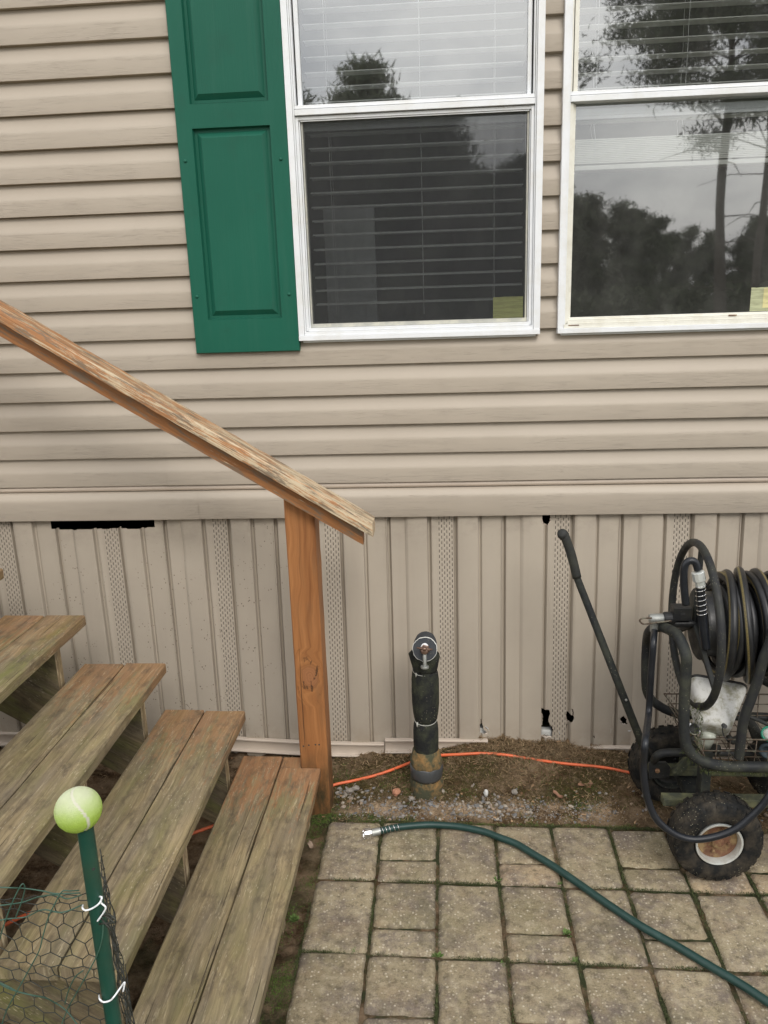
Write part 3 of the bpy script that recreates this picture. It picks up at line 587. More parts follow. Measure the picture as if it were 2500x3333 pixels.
# windows -----------------------------------------------------------
def window(x0, x1, screen, blabel):
    w = part_root = None
    f = MB(); z0, z1 = WZ0, WZ1
    # nail-on outer flange, in steps
    f.box(x0, x0+.019, -.032, .02, z0+.016, z1); f.box(x1-.021, x1, -.032, .02, z0+.016, z1)
    f.box(x0, x1, -.036, .02, z0, z0+.0158); f.box(x0, x1, -.036, .02, z1, z1+.02)
    f.box(x0+.012, x1-.012, -.022, .02, z0-.007, z0-.0005)
    f.box(x0+.0195, x0+.024, -.026, .03, z0+.016, z1); f.box(x1-.0255, x1-.0215, -.026, .03, z0+.016, z1)
    fr = part('window', f, MT['white'], home, bevel=.0012)
    g = MB()                                         # jamb tracks and sill
    zm = 2.215
    g.box(x0+.0245, x0+.0335, -.018, .04, z0+.03, zm-.002); g.box(x0+.034, x0+.038, -.010, .04, z0+.03, zm-.002)
    g.box(x1-.036, x1-.026, -.018, .04, z0+.03, zm-.002); g.box(x1-.040, x1-.0365, -.010, .04, z0+.03, zm-.002)
    g.box(x0+.020, x1-.022, -.030, .04, z0+.016, z0+.0285)
    g.box(x0+.032, x1-.034, -.024, .04, z0+.029, z0+.040)
    part('jamb_track', g, MT['white' if screen else 'cream'], fr, bevel=.001)
    # meeting rail: two steps plus upper sash bottom
    m = MB(); m.box(x0+.0245, x1-.026, -.026, .03, zm, zm+.0165); m.box(x0+.0245, x1-.026, -.020, .03, zm+.018, zm+.0295)
    m.box(x0+.0245, x1-.026, -.023, .03, zm+.0185, zm+.0215)
    part('meeting_rail', m, MT['white'], fr, bevel=.001)
    # upper sash stiles
    s = MB(); zt = z1-.02
    s.box(x0+.0245, x0+.029, -.020, .03, zm+.03, zt); s.box(x1-.031, x1-.0265, -.020, .03, zm+.03, zt)
    s.box(x0+.034, x0+.047, -.004, .03, zm+.0297, zt); s.box(x1-.048, x1-.036, -.004, .03, zm+.0297, zt)
    s.box(x0+.03, x1-.03, -.02, .03, zt, zt+.018)
    part('upper_sash', s, MT['white' if screen else 'cream'], fr, bevel=.001)
    for a, b in ((x0+.0292, x0+.0338), (x1-.0358, x1-.0312)): d = MB(); d.box(a, b, .002, .03, zm+.03, zt); part('gasket', d, MT['darkgap'], fr)
    # lower sash
    s = MB(); a, b = (x0+.0385, x1-.0405)
    if screen:
        s.box(a+.001, a+.006, -.004, .03, z0+.0405, zm-.012); s.box(b-.006, b-.001, -.004, .03, z0+.0405, zm-.012)
        s.box(a, b, -.006, .03, z0+.0405, z0+.053); s.box(a, b, -.010, .03, zm-.0128, zm-.0030)
        part('lower_sash', s, MT['greyv'], fr, bevel=.001)
        h = MB(); h.box(a-.006, b+.006, -.016, -.0105, zm-.0120, zm-.0022); h.box(a+.001, b-.001, -.0125, -.0105, zm-.0165, zm-.0122); part('screen_rail', h, MT['white'], fr, bevel=.001)
        gx0, gx1, gz0, gz1 = a+.006, b-.006, z0+.053, zm-.013
        q = MB(); q.add([(gx0+.002, -.0065, gz0), (gx1-.002, -.0065, gz0), (gx1-.002, -.0065, gz1-.001), (gx0+.002, -.0065, gz1-.001)], [(0, 1, 2, 3)]); part('insect_screen', q, MT['screen'], fr)
        for c_ in (a-.001, b+.001): e = MB(); e.box(c_-.003, c_+.003, -.020, -.017, z0+.030, z0+.039); part('weep_notch', e, MT['darkgap'], fr)
    else:
        s.box(a-.003, a+.005, -.006, .03, z0+.0405, zm-.004); s.box(b-.005, b+.003, -.006, .03, z0+.0405, zm-.004)
        s.box(a-.003, b+.003, -.010, .03, z0+.0405, z0+.049)
        part('lower_sash', s, MT['cream'], fr, bevel=.001)
        e = MB(); e.box(a-.004, a+.03, -.0312, -.0300, z0+.0235, z0+.0265); part('weep_notch', e, MT['rust'], fr)
        e = MB(); e.box(x0+.54, x0+.565, -.027, -.024, z0+.040, z0+.0435); part('weep_notch', e, MT['rust'], fr)
        gx0, gx1, gz0, gz1 = a+.005, b-.005, z0+.049, zm-.002
    q = MB(); q.add([(gx0-.002, .012, gz0-.002), (gx1+.002, .012, gz0-.002), (gx1+.002, .012, gz1+.004), (gx0-.002, .012, gz1+.004)], [(0, 1, 2, 3)]); part('lower_pane', q, MT['glassd'], fr)
    q = MB(); q.add([(x0+.045, .010, zm+.028), (x1-.046, .010, zm+.028), (x1-.046, .010, zt+.002), (x0+.045, .010, zt+.002)], [(0, 1, 2, 3)]); part('upper_pane', q, MT['glass'], fr)
    return fr
w1 = window(*WIN[0], True, ''); w2 = window(*WIN[1], False, '')
w1['label'] = 'left window with an insect screen over its dark lower sash'; w2['label'] = 'right window with unscreened lower sash reflecting trees'

def blind(x0, x1, full, label, mt):
    t = thing('window_blind', label, 'blind', (x0, .075, 2.86), 'blinds behind the window glass')
    a, b = x0+.052, x1-.052
    mb = MB(); mb.box(a, b, .04, .095, 2.86, 2.90); part('headrail', mb, MT[mt], t, bevel=.002)
    mb = MB(); z = 2.842
    zend = 1.60 if full else 2.13; n = 0
    while z > zend:
        sag = .0015*math.sin(z*31)
        P = [(.045, z-.0026), (.058, z+.0012), (.070, z+.0022), (.083, z+.0016), (.096, z-.0022), (.096, z-.0008), (.083, z+.0040), (.070, z+.0048), (.058, z+.0036), (.045, z-.0002)]
        mb.poly_x([(y, q+sag) for y, q in P], a, b); z -= .0445
    if not full:
        z = 2.118                       # gathered stack
        while z > 2.048:
            P = [(.045, z-.0028), (.070, z+.0002), (.096, z-.0028), (.096, z+.0012), (.070, z+.0042), (.045, z+.0012)]
            mb.poly_x(P, a+.001*math.sin(z*900), b); z -= .0052
        mb2 = MB(); mb2.box(a, b, .042, .098, 2.028, 2.042); part('bottom_rail', mb2, MT[mt], t, bevel=.002)
    part('slats', mb, MT[mt], t, True, angle=50)
    for cx in ((-.356, -.061, .174) if full else (.486, .755, 1.03)):
        mb = MB()
        for dy in (.043, .098):
            pts = [(cx+.002*nz(cx, i*.3, dy*9, 2)+(.004*math.sin(i*1.9) if (not full and i > 17) else 0), dy, 2.86-(2.86-(1.6 if full else 2.05))*i/22) for i in range(23)]
            mb.tube(pts, .0008, 5)
        part('ladder_cord', mb, MT['blind'], t)
    return t
blind(*WIN[0], True, 'fully lowered white slatted blind behind the left window', 'blind')
blind(*WIN[1], False, 'half raised ivory blind gathered in a stack behind the right window', 'blindwarm')
mb = MB(); mb.box(WIN[0][0]+.045, WIN[0][1]-.045, .020, .03, 2.176, 2.215); mb.box(WIN[0][0]+.045, WIN[0][1]-.045, .017, .0198, 2.1965, 2.199); mb.box(WIN[0][0]+.045, WIN[0][1]-.045, .017, .0198, 2.187, 2.189)
part('inner_sash_rail', mb, MT['white'], w1, bevel=.001)
mb = MB(); mb.box(WIN[1][0]+.045, WIN[1][1]-.045, .020, .03, 2.172, 2.202); mb.box(WIN[1][0]+.045, WIN[1][1]-.045, .017, .0198, 2.182, 2.184)
part('inner_sash_rail', mb, MT['white'], w2, bevel=.001)
def paper(x0, x1, z0, z1, y, mat, label, sk=0.):
    mb = MB(); n = 8; vs = []
    for j in range(n+1):
        for i in range(n+1):
            x = x0+(x1-x0)*i/n; z = z0+(z1-z0)*j/n; vs.append((x+sk*(z-z0), y-.0004-.0006*abs(nz(x*20, z*20)), z+(.002*nz(x*60, 3) if j == n else 0)))
    mb.add(vs, [(j*(n+1)+i, j*(n+1)+i+1, (j+1)*(n+1)+i+1, (j+1)*(n+1)+i) for j in range(n) for i in range(n)])
    o = part('paper_label', mb, mat, None, True); tag(o, label, 'label')
paper(.168, .266, 1.577, 1.648, .0115, MT['pap1'], 'olive green paper label in the bottom corner of the left window')
paper(.991, 1.055, 1.578, 1.652, .0115, MT['pap2'], 'pale green torn paper label at the bottom of the right window')
paper(1.030, 1.075, 1.588, 1.650, .0108, MT['pap3'], 'yellow paper label overlapping the pale green one at the frame edge')

# shutter -----------------------------------------------------------
SX0, SX1, SZ0, SZ1 = -.8265, -.4785, 1.497, 2.93
mb = MB()
def raised(z0, z1):
    xa, xb = SX0+.0485, SX1-.0515; ya, yr, yt = -.0345, -.0205, -.032
    R = [(xa, xb, z0, z1, ya), (xa+.003, xb-.003, z0+.003, z1-.003, yr), (xa+.012, xb-.012, z0+.012, z1-.012, yr), (xa+.028, xb-.028, z0+.028, z1-.028, yt)]
    vs = []
    for a, b, c, d, y in R: vs += [(a, y, c), (b, y, c), (b, y, d), (a, y, d)]
    fs = [(4*i+k, 4*i+(k+1) % 4, 4*i+4+(k+1) % 4, 4*i+4+k) for i in range(3) for k in range(4)]+[(12, 13, 14, 15)]
    mb.add(vs, fs); return xa, xb
zs_ = [(1.6045, 2.190), (2.2605, 2.86)]
for a, b in zs_: xa, xb = raised(a, b)
y = -.034
for (a, b, c, d) in ((SX0, xa, SZ0, SZ1), (xb, SX1, SZ0, SZ1), (xa, xb, SZ0, zs_[0][0]), (xa, xb, zs_[0][1], zs_[1][0]), (xa, xb, zs_[1][1], SZ1)):
    mb.add([(a, y, c), (b, y, c), (b, y, d), (a, y, d)], [(0, 1, 2, 3)])
e = .0025
vs = [(SX0, y, SZ0), (SX1, y, SZ0), (SX1, y, SZ1), (SX0, y, SZ1), (SX0-e, y+.004, SZ0-e), (SX1+e, y+.004, SZ0-e), (SX1+e, y+.004, SZ1+e), (SX0-e, y+.004, SZ1+e), (SX0-e, -.008, SZ0-e), (SX1+e, -.008, SZ0-e), (SX1+e, -.008, SZ1+e), (SX0-e, -.008, SZ1+e)]
mb.add(vs, [(4*i+k, 4*i+(k+1) % 4, 4*i+4+(k+1) % 4, 4*i+4+k) for i in range(2) for k in range(4)])
bmv = mesh_from('shutter', mb, MT['shutter'], False, 0, True); shut = link('shutter', bmv, home)
for x, z in ((-.808, 2.097), (-.501, 2.090), (-.809, 1.680), (-.500, 1.678)):
    mb = MB(); mb.lathe((x, -.034, z), (0, -1, 0), [(.0055, -.001), (.0055, .0012), (.0035, .0035), (.001, .0042)], 12); part('screw', mb, MT['shutter'], shut, True)

# ------------------------------------------------------------------ ground
def GH(x, y):
    inpav = x > -.392 and y < -.452
    if inpav: return -.0085+.002*nz(x, y, 0, 40)
    h = -.012+.018*smooth(-.47, -.1, y)*smooth(-.5, -.3, x)
    h += .060*math.exp(-((x-.24)/.30)**2)*smooth(-.24, -.03, y)
    h -= .012*smooth(-.42, -.8, x)
    h += .012*nz(x, y, 0, 6)+.011*nz(x, y, 2, 17)+.008*nz(x, y, 5, 45)
    if y < -.40 and x > -.42: h = min(h, -.008+.004*nz(x, y, 0, 30))
    return h
def sandm(x, y):
    a = math.exp(-((y+.385)/.06)**2)*smooth(-.40, -.32, x)*(1-smooth(.50, .62, x))
    a = max(a, .9*math.exp(-((x+.12)/.12)**2-((y+.40)/.05)**2)); return min(1, a*(1.1 if x > -.42 else 0))
def mossm(x, y):
    m = .15
    if x < -.33 and y < -.33: m = .75*(.5+.8*nz(x, y, 0, 7))+.2
    if y > -.38 and x > -.42: m = max(m, .75*(.55+1.2*nz(x, y, 1, 6)))
    if x > -.39 and y < -.455: m = 1.
    if -.45 < x < -.1 and -.47 < y < -.42: m = .95
    if x < -.5 and y > -.9: m = .1
    return min(1, max(0, m))
gx = np.arange(-2.4, 2.2, .0125); gy = np.arange(-2.6, .08, .0125); nx = len(gx)
vs = [(float(x), float(y), GH(x, y)) for y in gy for x in gx]
fs = [(j*nx+i, j*nx+i+1, (j+1)*nx+i+1, (j+1)*nx+i) for j in range(len(gy)-1) for i in range(nx-1)]
mb = MB(); mb.add(vs, fs); gnd = part('ground', mb, MT['ground'], None, True, fix=False); tag(gnd, kind='structure')
for nm, fn in (('sand', sandm), ('moss', mossm)):
    at = gnd.data.attributes.new(nm, 'FLOAT', 'POINT'); at.data.foreach_set('value', [fn(v[0], v[1]) for v in vs])
mb = MB(); n = 40; R = 160
vs = []; 
for j in range(n+1):
    for i in range(n+1):
        x = -R+2*R*i/n; y = -R+2*R*j/n; vs.append((x, y, -.09))
mb.add(vs, [(j*(n+1)+i, j*(n+1)+i+1, (j+1)*(n+1)+i+1, (j+1)*(n+1)+i) for j in range(n) for i in range(n)])
tag(part('yard', mb, MT['yard'], None, fix=False), kind='structure')

# pavers: columns one block wide, alternate columns of blocks split into long and short stones
PW, PH = .1808, .2765; PX0, PY0 = -.395, -.459
mb = MB(); tint = []; tint2 = []
def paver(x0, x1, y0, y1, t, t2):
    g = .0036; x0 += g+.0015*random.random(); x1 -= g+.0015*random.random(); y0 += g*.8; y1 -= g*.8
    nx_ = max(6, int((x1-x0)/.012)); ny_ = max(4, int((y1-y0)/.012)); dz = random.uniform(-.0025, .0025); tx = random.uniform(-.012, .012); ty = random.uniform(-.012, .012)
    sd = random.random()*50; o = len(mb.v); vs = []
    for j in range(ny_+1):
        for i in range(nx_+1):
            u, v = i/nx_, j/ny_; x = x0+(x1-x0)*u; y = y0+(y1-y0)*v
            e = min((x-x0), (x1-x), (y-y0), (y1-y)); cr = min((x-x0), (x1-x))+min((y-y0), (y1-y))
            z = dz+tx*(x-x0)+ty*(y-y0)+.0012*nz(x, y, sd, 30)+.0012*nz(x, y, sd, 9)
            rr = .010+.006*nz(x*6, y*6, sd)
            if e < rr: z -= .008*(1-math.sqrt(max(0, 1-(1-e/rr)**2)))
            if e < 1e-6:
                cx, cy = (x0+x1)/2, (y0+y1)/2; w = .0035*nz(x, y, sd, 22)+.0018*nz(x, y, sd, 70)
                x += w*(1 if x > cx else -1)*(abs(u-.5) > .49); y += w*(1 if y > cy else -1)*(abs(v-.5) > .49)
                if cr < .008: x += (cx-x)*.02; y += (cy-y)*.02
            vs.append((x, y, z))
    m = (nx_+1); top = len(vs)
    per = [i for i in range(m)]+[j*m+nx_ for j in range(1, ny_+1)]+[ny_*m+i for i in range(nx_-1, -1, -1)]+[j*m for j in range(ny_-1, 0, -1)]
    vs += [(vs[k][0], vs[k][1], -.045) for k in per]; q = len(per)
    fs = [(j*m+i, j*m+i+1, (j+1)*m+i+1, (j+1)*m+i) for j in range(ny_) for i in range(nx_)]
    fs += [(per[k], top+k, top+(k+1) % q, per[(k+1) % q]) for k in range(q)]
    mb.add(vs, fs); tint.extend([t]*len(vs)); tint2.extend([t2]*len(vs))
split = {(1, 0), (1, 1), (1, 2), (1, 3), (3, 0), (3, 1), (3, 2), (3, 3), (5, 0), (5, 1), (5, 2), (6, 0), (7, 0), (7, 1), (8, 1), (9, 0), (2, 4), (4, 5), (0, 5)}
for c in range(0, 12):
    for r in range(0, 8):
        x0 = PX0+c*PW; yt = PY0-r*PH-.0035*c
        if (c, r) in split: parts_ = [(yt-PH*.655, yt), (yt-PH, yt-PH*.655)]
        else: parts_ = [(yt-PH, yt)]
        for q, (a, b) in enumerate(parts_):
            warm = .93 if (c, r, q) in ((3, 0, 1), (7, 0, 1), (6, 0, 1)) else random.random()*.8
            paver(x0, x0+PW, a, b, random.random(), warm)
me = mesh_from('paved_path', mb, MT['paver'], True, 0, False)
for nm, arr in (('tint', tint), ('tint2', tint2)):
    at = me.attributes.new(nm, 'FLOAT', 'POINT'); at.data.foreach_set('value', arr)
tag(link('paved_path', me), kind='structure')

# loose stuff on the soil ------------------------------------------------
def blades(name, mat, n, where, ln, wd, lean, label, cat, lift=.0, curl=.5):
    V = []; F = []; k = 0; tries = 0
    while k < n and tries < n*30:
        tries += 1; x, y, ok = where()
        if random.random() > ok: continue
        z = GH(x, y)+lift*random.random(); a = random.uniform(0, 2*PI); l = ln*random.uniform(.4, 1.3); w = wd*random.uniform(.6, 1.3)
        e = random.uniform(*lean); d = Vector((math.cos(a)*math.cos(e), math.sin(a)*math.cos(e), math.sin(e))); s_ = Vector((-math.sin(a), math.cos(a), random.uniform(-.5, .5))).normalized()*w
        p = Vector((x, y, z)); b = random.uniform(-curl, curl); a2 = a+b; d2 = Vector((math.cos(a2)*math.cos(e*.3), math.sin(a2)*math.cos(e*.3), math.sin(e*.3)-.25*abs(b)))
        m = p+d*l*.5; t = m+d2*l*.5; o = len(V)
        V += [p-s_, p+s_, m+s_*.8, m-s_*.8, t]; F += [(o, o+1, o+2, o+3), (o+3, o+2, o+4)]; k += 1
    mb = MB(); mb.v = [tuple(v) for v in V]; mb.f = F; mb.uv = [None]*len(F); mb.mi = [0]*len(F)
    o = part(name, mb, mat, None, fix=False); return tag(o, label, cat, kind='stuff')
def w_litter():
    if random.random() < .62:
        x = random.gauss(.27, .3); y = -.03-abs(random.gauss(0, .085))
        if y < -.30: y = random.uniform(-.3, -.02)
    else: x = random.uniform(-1.6, 1.3); y = random.uniform(-.46, -.0)
    k = 1.0 if (x > -.42) else .5
    return x, y, k*(.35+.9*max(0, .5+nz(x, y, 7, 6)))
blades('dry_litter', MT['litter'], 12000, w_litter, .024, .0010, (-.05, .75), 'dry brown moss and straw litter piled along the skirting', 'litter', .006, 1.2)
def w_lit2(): x = random.uniform(-.45, 1.3); y = random.uniform(-.47, -.2); return x, y, .3+.7*sandm(x, y)*.3+.5*nz(x, y, 3, 8)
blades('straw_bits', MT['litter'], 3500, w_lit2, .016, .0007, (-.02, .3), 'pale straw bits scattered over the bare soil strip', 'straw', .003, 1.2)
def w_dark(): x = random.uniform(-.42, .75); y = random.uniform(-.36, -.06); return x, y, max(0, min(1, .45+1.5*nz(x, y, 1, 5)))*(1-.9*sandm(x, y))
blades('dark_moss', MT['mossd'], 22000, w_dark, .011, .0009, (.2, 1.3), 'dark brown moss carpet around the wrapped pipe', 'moss')
def w_moss():
    if random.random() < .5: x = random.uniform(-.60, -.39); y = random.uniform(-1.7, -.42)
    else: x = random.uniform(-.45, .6); y = random.uniform(-.47, -.12)
    return x, y, max(0, mossm(x, y)-.15+.9*nz(x, y, 4, 13))**1.5
blades('green_moss', MT['mossg'], 19000, w_moss, .008, .0007, (.2, 1.35), 'green moss patches beside the pavers and steps', 'moss')
def w_joint():
    c = random.randint(0, 9); r = random.randint(0, 5)
    if random.random() < .5: x = PX0+c*PW+random.gauss(0, .0028); y = PY0-random.uniform(0, 1.6)-.0035*c
    else:
        x = PX0+random.uniform(0, 1.7); y = PY0-r*PH+random.gauss(0, .0028)-.0035*(x-PX0)/PW
    return x, y, max(0, .35+1.3*nz(x, y, 9, 7))
_g = GH
blades('joint_moss', MT['mossb'], 30000, w_joint, .0065, .0008, (.5, 1.5), 'low green moss filling the joints between pavers', 'moss', .008)
def stones(name, mat, n, where, r0, r1, label, cat):
    mb = MB(); base = bmesh.new(); bmesh.ops.create_icosphere(base, subdivisions=1, radius=1)
    bv = [v.co.copy() for v in base.verts]; bf = [tuple(v.index for v in f.verts) for f in base.faces]; base.free(); k = 0
    while k < n:
        x, y, ok = where()
        if random.random() > ok: continue
        r = random.uniform(r0, r1)*random.choice((.6, .8, 1, 1, 1.4)); s_ = Vector((random.uniform(.7, 1.3), random.uniform(.6, 1.1), random.uniform(.45, .85)))*r; q = random.random()*99
        rm = Matrix.Rotation(random.random()*6, 3, 'Z')@Matrix.Rotation(random.uniform(-.5, .5), 3, 'X'); c = Vector((x, y, GH(x, y)+r*.25))
        mb.add([c+rm@Vector([a*b*(1+.45*nz(*(v*1.3), 1)+.0) if False else a*b*(1+.5*mnoise.noise(v*1.2+Vector((q, 0, 0)))) for a, b in zip(v, s_)]) for v in bv], bf); k += 1
    o = part(name, mb, mat, None, fix=False); return tag(o, label, cat, kind='stuff')
def w_gr():
    m = random.random()
    if m < .38: x = random.gauss(.17, .09); y = random.gauss(-.375, .03)
    elif m < .62: x = random.gauss(-.16, .07); y = random.gauss(-.385, .03)
    elif m < .8: x = random.gauss(-.34, .05); y = random.gauss(-.31, .035)
    else: x = random.uniform(-.38, 1.1); y = random.uniform(-.44, -.25)
    return x, y, 1 if (y > -.448 and x > -.385 and math.hypot(x+.077, y+.295) > .05) else 0
stones('gravel', MT['gravel'], 400, w_gr, .0042, .0085, 'grey and tan gravel scattered along the paver edge', 'gravel')
stones('grit', MT['gravel'], 1500, lambda: (lambda x, y: (x, y, max(0, sandm(x, y)-.1)))(random.uniform(-.39, .7), random.uniform(-.449, -.28)), .0014, .0032, 'fine sandy grit between the gravel stones', 'grit')
def rock(p, r, mat, label, st=(1, 1, 1)):
    mb = MB(); b = bmesh.new(); bmesh.ops.create_icosphere(b, subdivisions=2, radius=1)
    mb.add([Vector(p)+Vector([v.co[i]*st[i]*r*(1+.5*mnoise.noise(v.co*1.4+Vector(p)*9)) for i in range(3)]) for v in b.verts], [tuple(v.index for v in f.verts) for f in b.faces]); b.free()
    tag(part('stone', mb, mat), label, 'stone')
for (u, v, r, m_, lb, st) in ((1290, 2578, .014, 'brick', 'reddish broken stone just left of the wrapped pipe base', (1, .9, 1.1)), (1582, 2582, .011, 'pale', 'white pointed pebble standing right of the pipe', (.8, .8, 1.3)),
        (1138, 2573, .012, 'grey', 'rounded grey pebble near the stair post, left of its pair', (1.2, .9, .7)), (1158, 2565, .012, 'grey', 'rounded grey pebble near the stair post, right of its pair', (1.2, .9, .8)), (1676, 2578, .011, 'grey', 'flat grey pebble farther right on the soil', (1, .8, .9))):
    p = atz(u, v, .012); rock(p, r, {'brick': MT['brick'], 'pale': MT['pstone'], 'grey': MT['gravel']}[m_], lb, st)
def leaf(u, v, l, w, ang, mat, label, z=.006, tilt=.2):
    c = atz(u, v, z); mb = MB(); n = 8; vs = []
    for i in range(n+1):
        t = i/n; ww = w*math.sin(PI*min(1, t*.96+.03))**.7*(1+.15*math.sin(t*9))
        for s_ in (-1, -.5, 0, .5, 1):
            x = (t-.5)*l; y = s_*ww/2; zz = tilt*abs(s_)*w*.5+.25*l*(t-.5)**2+.003*math.sin(t*7+s_); ca, sa = math.cos(ang), math.sin(ang)
            vs.append((c.x+x*ca-y*sa, c.y+x*sa+y*ca, c.z+zz))
    mb.add(vs, [(i*5+k, i*5+k+1, (i+1)*5+k+1, (i+1)*5+k) for i in range(n) for k in range(4)])
    tag(part('dead_leaf', mb, mat, None, True), label, 'leaf')
def w_bits(): x = random.uniform(-1.5, 1.3); y = random.uniform(-.46, -.02); return x, y, .4+nz(x, y, 12, 5)
blades('leaf_crumbs', MT['dleaf2'], 420, w_bits, .016, .0035, (-.05, .5), 'crumbled brown leaf bits lying on the soil by the skirting', 'leaf crumbs', .012, .8)
leaf(1012, 2752, .036, .017, -1.0, MT['gleaf'], 'greyish fallen leaf lying on moss left of the pavers')
leaf(1816, 2590, .045, .018, -.9, MT['dleaf'], 'reddish brown curled leaf on the soil between pipe and cart', .008, .5)
leaf(1905, 2556, .05, .02, .1, MT['dleaf'], 'dull brown leaf half buried in litter near the cart')
leaf(2200, 2605, .05, .022, .6, MT['dleaf'], 'brown leaf behind the front cart tyre')
def weed(u, v, n, l, label, broad=False):
    c = atz(u, v, -.004); mb = MB()
    for i in range(n):
        a = random.uniform(0, 2*PI); e = random.uniform(.35, 1.2); q = l*random.uniform(.5, 1.1); w = (.0030 if broad else .0010)
        p = c+Vector((random.gauss(0, .004), random.gauss(0, .003), 0)); d = Vector((math.cos(a)*math.cos(e), math.sin(a)*math.cos(e), math.sin(e))); s_ = Vector((-math.sin(a), math.cos(a), 0))*w
        if broad: m = p+d*q; t = m+d*w*2.2; mb.add([p, m-s_, t, m+s_], [(0, 1, 2, 3)])
        else: m = p+d*q*.6; t = m+(d+Vector((0, 0, -.6)))*q*.45; mb.add([p-s_*.7, p+s_*.7, m+s_*.6, m-s_*.6, t], [(0, 1, 2, 3), (3, 2, 4)])
    tag(part('weed', mb, MT['weed'], None, fix=False), label, 'weed')
weed(1423, 3114, 23, 0.011, 'small clover-like weed where four pavers meet', True); weed(1870, 3128, 28, 0.015, 'tuft of weed at a paver corner under the green hose')
weed(1822, 2878, 18, 0.013, 'thin grass tuft beside the hose at the second paver joint'); weed(1632, 3140, 28, 0.013, 'yellow green tuft in the long joint mid patio')
weed(1150, 3095, 18, .012, 'sparse grass sprigs in the joint by the left patio edge'); weed(957, 2995, 60, .010, 'bright green moss rosette between steps and patio', True)
weed(1618, 2866, 12, .008, 'tiny sprout in the joint right of the tan short paver', True); weed(1845, 3040, 40, .008, 'bright moss cushion in a joint below the hose', True)

# ------------------------------------------------------------------ wooden steps
stairs = thing('wooden_steps', 'weathered open wooden steps with mossy treads and orange stained post', 'steps', (-.9, -.9, 0))
def board(mb, p, aL, aW, aT, L, Wd, T, nseg=12, rough=.0012, off=None, u0=0.):
    """plank starting at p, long axis aL; UV: u metres along, v metres across"""
    p, aL, aW, aT = map(Vector, (p, aL, aW, aT)); off = random.random()*20 if off is None else off
    b = .004; ring = [(b, 0), (Wd*.5, 0), (Wd-b, 0), (Wd, b), (Wd, T-b), (Wd-b, T), (Wd*.75, T), (Wd*.5, T), (Wd*.25, T), (b, T), (0, T-b), (0, b)]; m = len(ring); vs = []; sd = random.random()*99
    us = [0]+[L*i/nseg for i in range(nseg+1)]+[L]
    for q, u in enumerate(us):
        sh = .0035 if q in (0, len(us)-1) else 0
        for (w, t) in ring:
            w2 = w+(sh if w < Wd/2 else -sh); t2 = t+(sh if t < T/2 else -sh)
            w2 += rough*nz(u, w*3, sd, 9)+rough*nz(u, t*9, sd, 40); t2 += rough*nz(u, w*9, sd+5, 14)
            vs.append(p+aL*(u+(rough*2*nz(w*50, t*50, sd) if sh else 0))+aW*w2+aT*t2)
    acc = [0]
    for (a, c), (d, e) in zip(ring, ring[1:]+ring[:1]): acc.append(acc[-1]+math.hypot(a-d, c-e))
    fs = []; uv = []
    for i in range(len(us)-1):
        for k in range(m): fs.append((i*m+k, i*m+(k+1) % m, (i+1)*m+(k+1) % m, (i+1)*m+k)); uv.append([(us[i], off+acc[k]), (us[i], off+acc[k+1]), (us[i+1], off+acc[k+1]), (us[i+1], off+acc[k])])
    fs += [tuple(range(m))[::-1], tuple((len(us)-1)*m+k for k in range(m))]
    uv += [[(ring[k][1], off+ring[k][0]) for k in range(m)][::-1], [(L+ring[k][1], off+ring[k][0]) for k in range(m)]]
    if u0: uv = [[(a+u0, b_) for a, b_ in q] for q in uv]
    mb.add(vs, fs, uv)
TR = [(-.417, .166), (-.673, .338), (-.928, .509), (-1.182, .680), (-1.436, .845)]
YF, YN = -.356, -1.425; BW = .1365; TT = .036
tm = [('tread_a', 'tread_a'), ('tread_b', 'tread_b'), ('tread_b', 'tread_b'), ('tread_c', 'tread_b'), ('tread_c', 'tread_c')]
names = ['lowest', 'second', 'third', 'fourth', 'fifth']
for i, (xr, z) in enumerate(TR):
    for q in range(2):
        mb = MB(); x0 = xr-BW*(q+1)-.004*q; yf = YF+random.uniform(-.004, .004)
        if i == 0 and q == 0:      # notched round the post
            board(mb, (x0, yf, z-TT), (0, -1, 0), (1, 0, 0), (0, 0, 1), yf+.4215, .070, TT, 2, .0006, off=3.)
            board(mb, (x0, -.4225, z-TT), (0, -1, 0), (1, 0, 0), (0, 0, 1), -.4225-YN, BW, TT, off=3., u0=.0665)
        else: board(mb, (x0, yf, z-TT), (0, -1, 0), (1, 0, 0), (0, 0, 1), yf-YN, BW, TT)
        part('tread_board', mb, MT[tm[i][q]], stairs, True, angle=40, label='%s tread, %s board' % (names[i], 'outer' if q == 0 else 'inner'), fix=True)
# unseen porch floor above the top tread, enlarged to shade the skirting
mb = MB()
for k in range(12): board(mb, (-1.74-.1405*k, YF, .98), (0, -1, 0), (1, 0, 0), (0, 0, 1), 1.8, BW, TT)
part('unseen_landing_deck', mb, MT['tread_b'], stairs, True, angle=40)
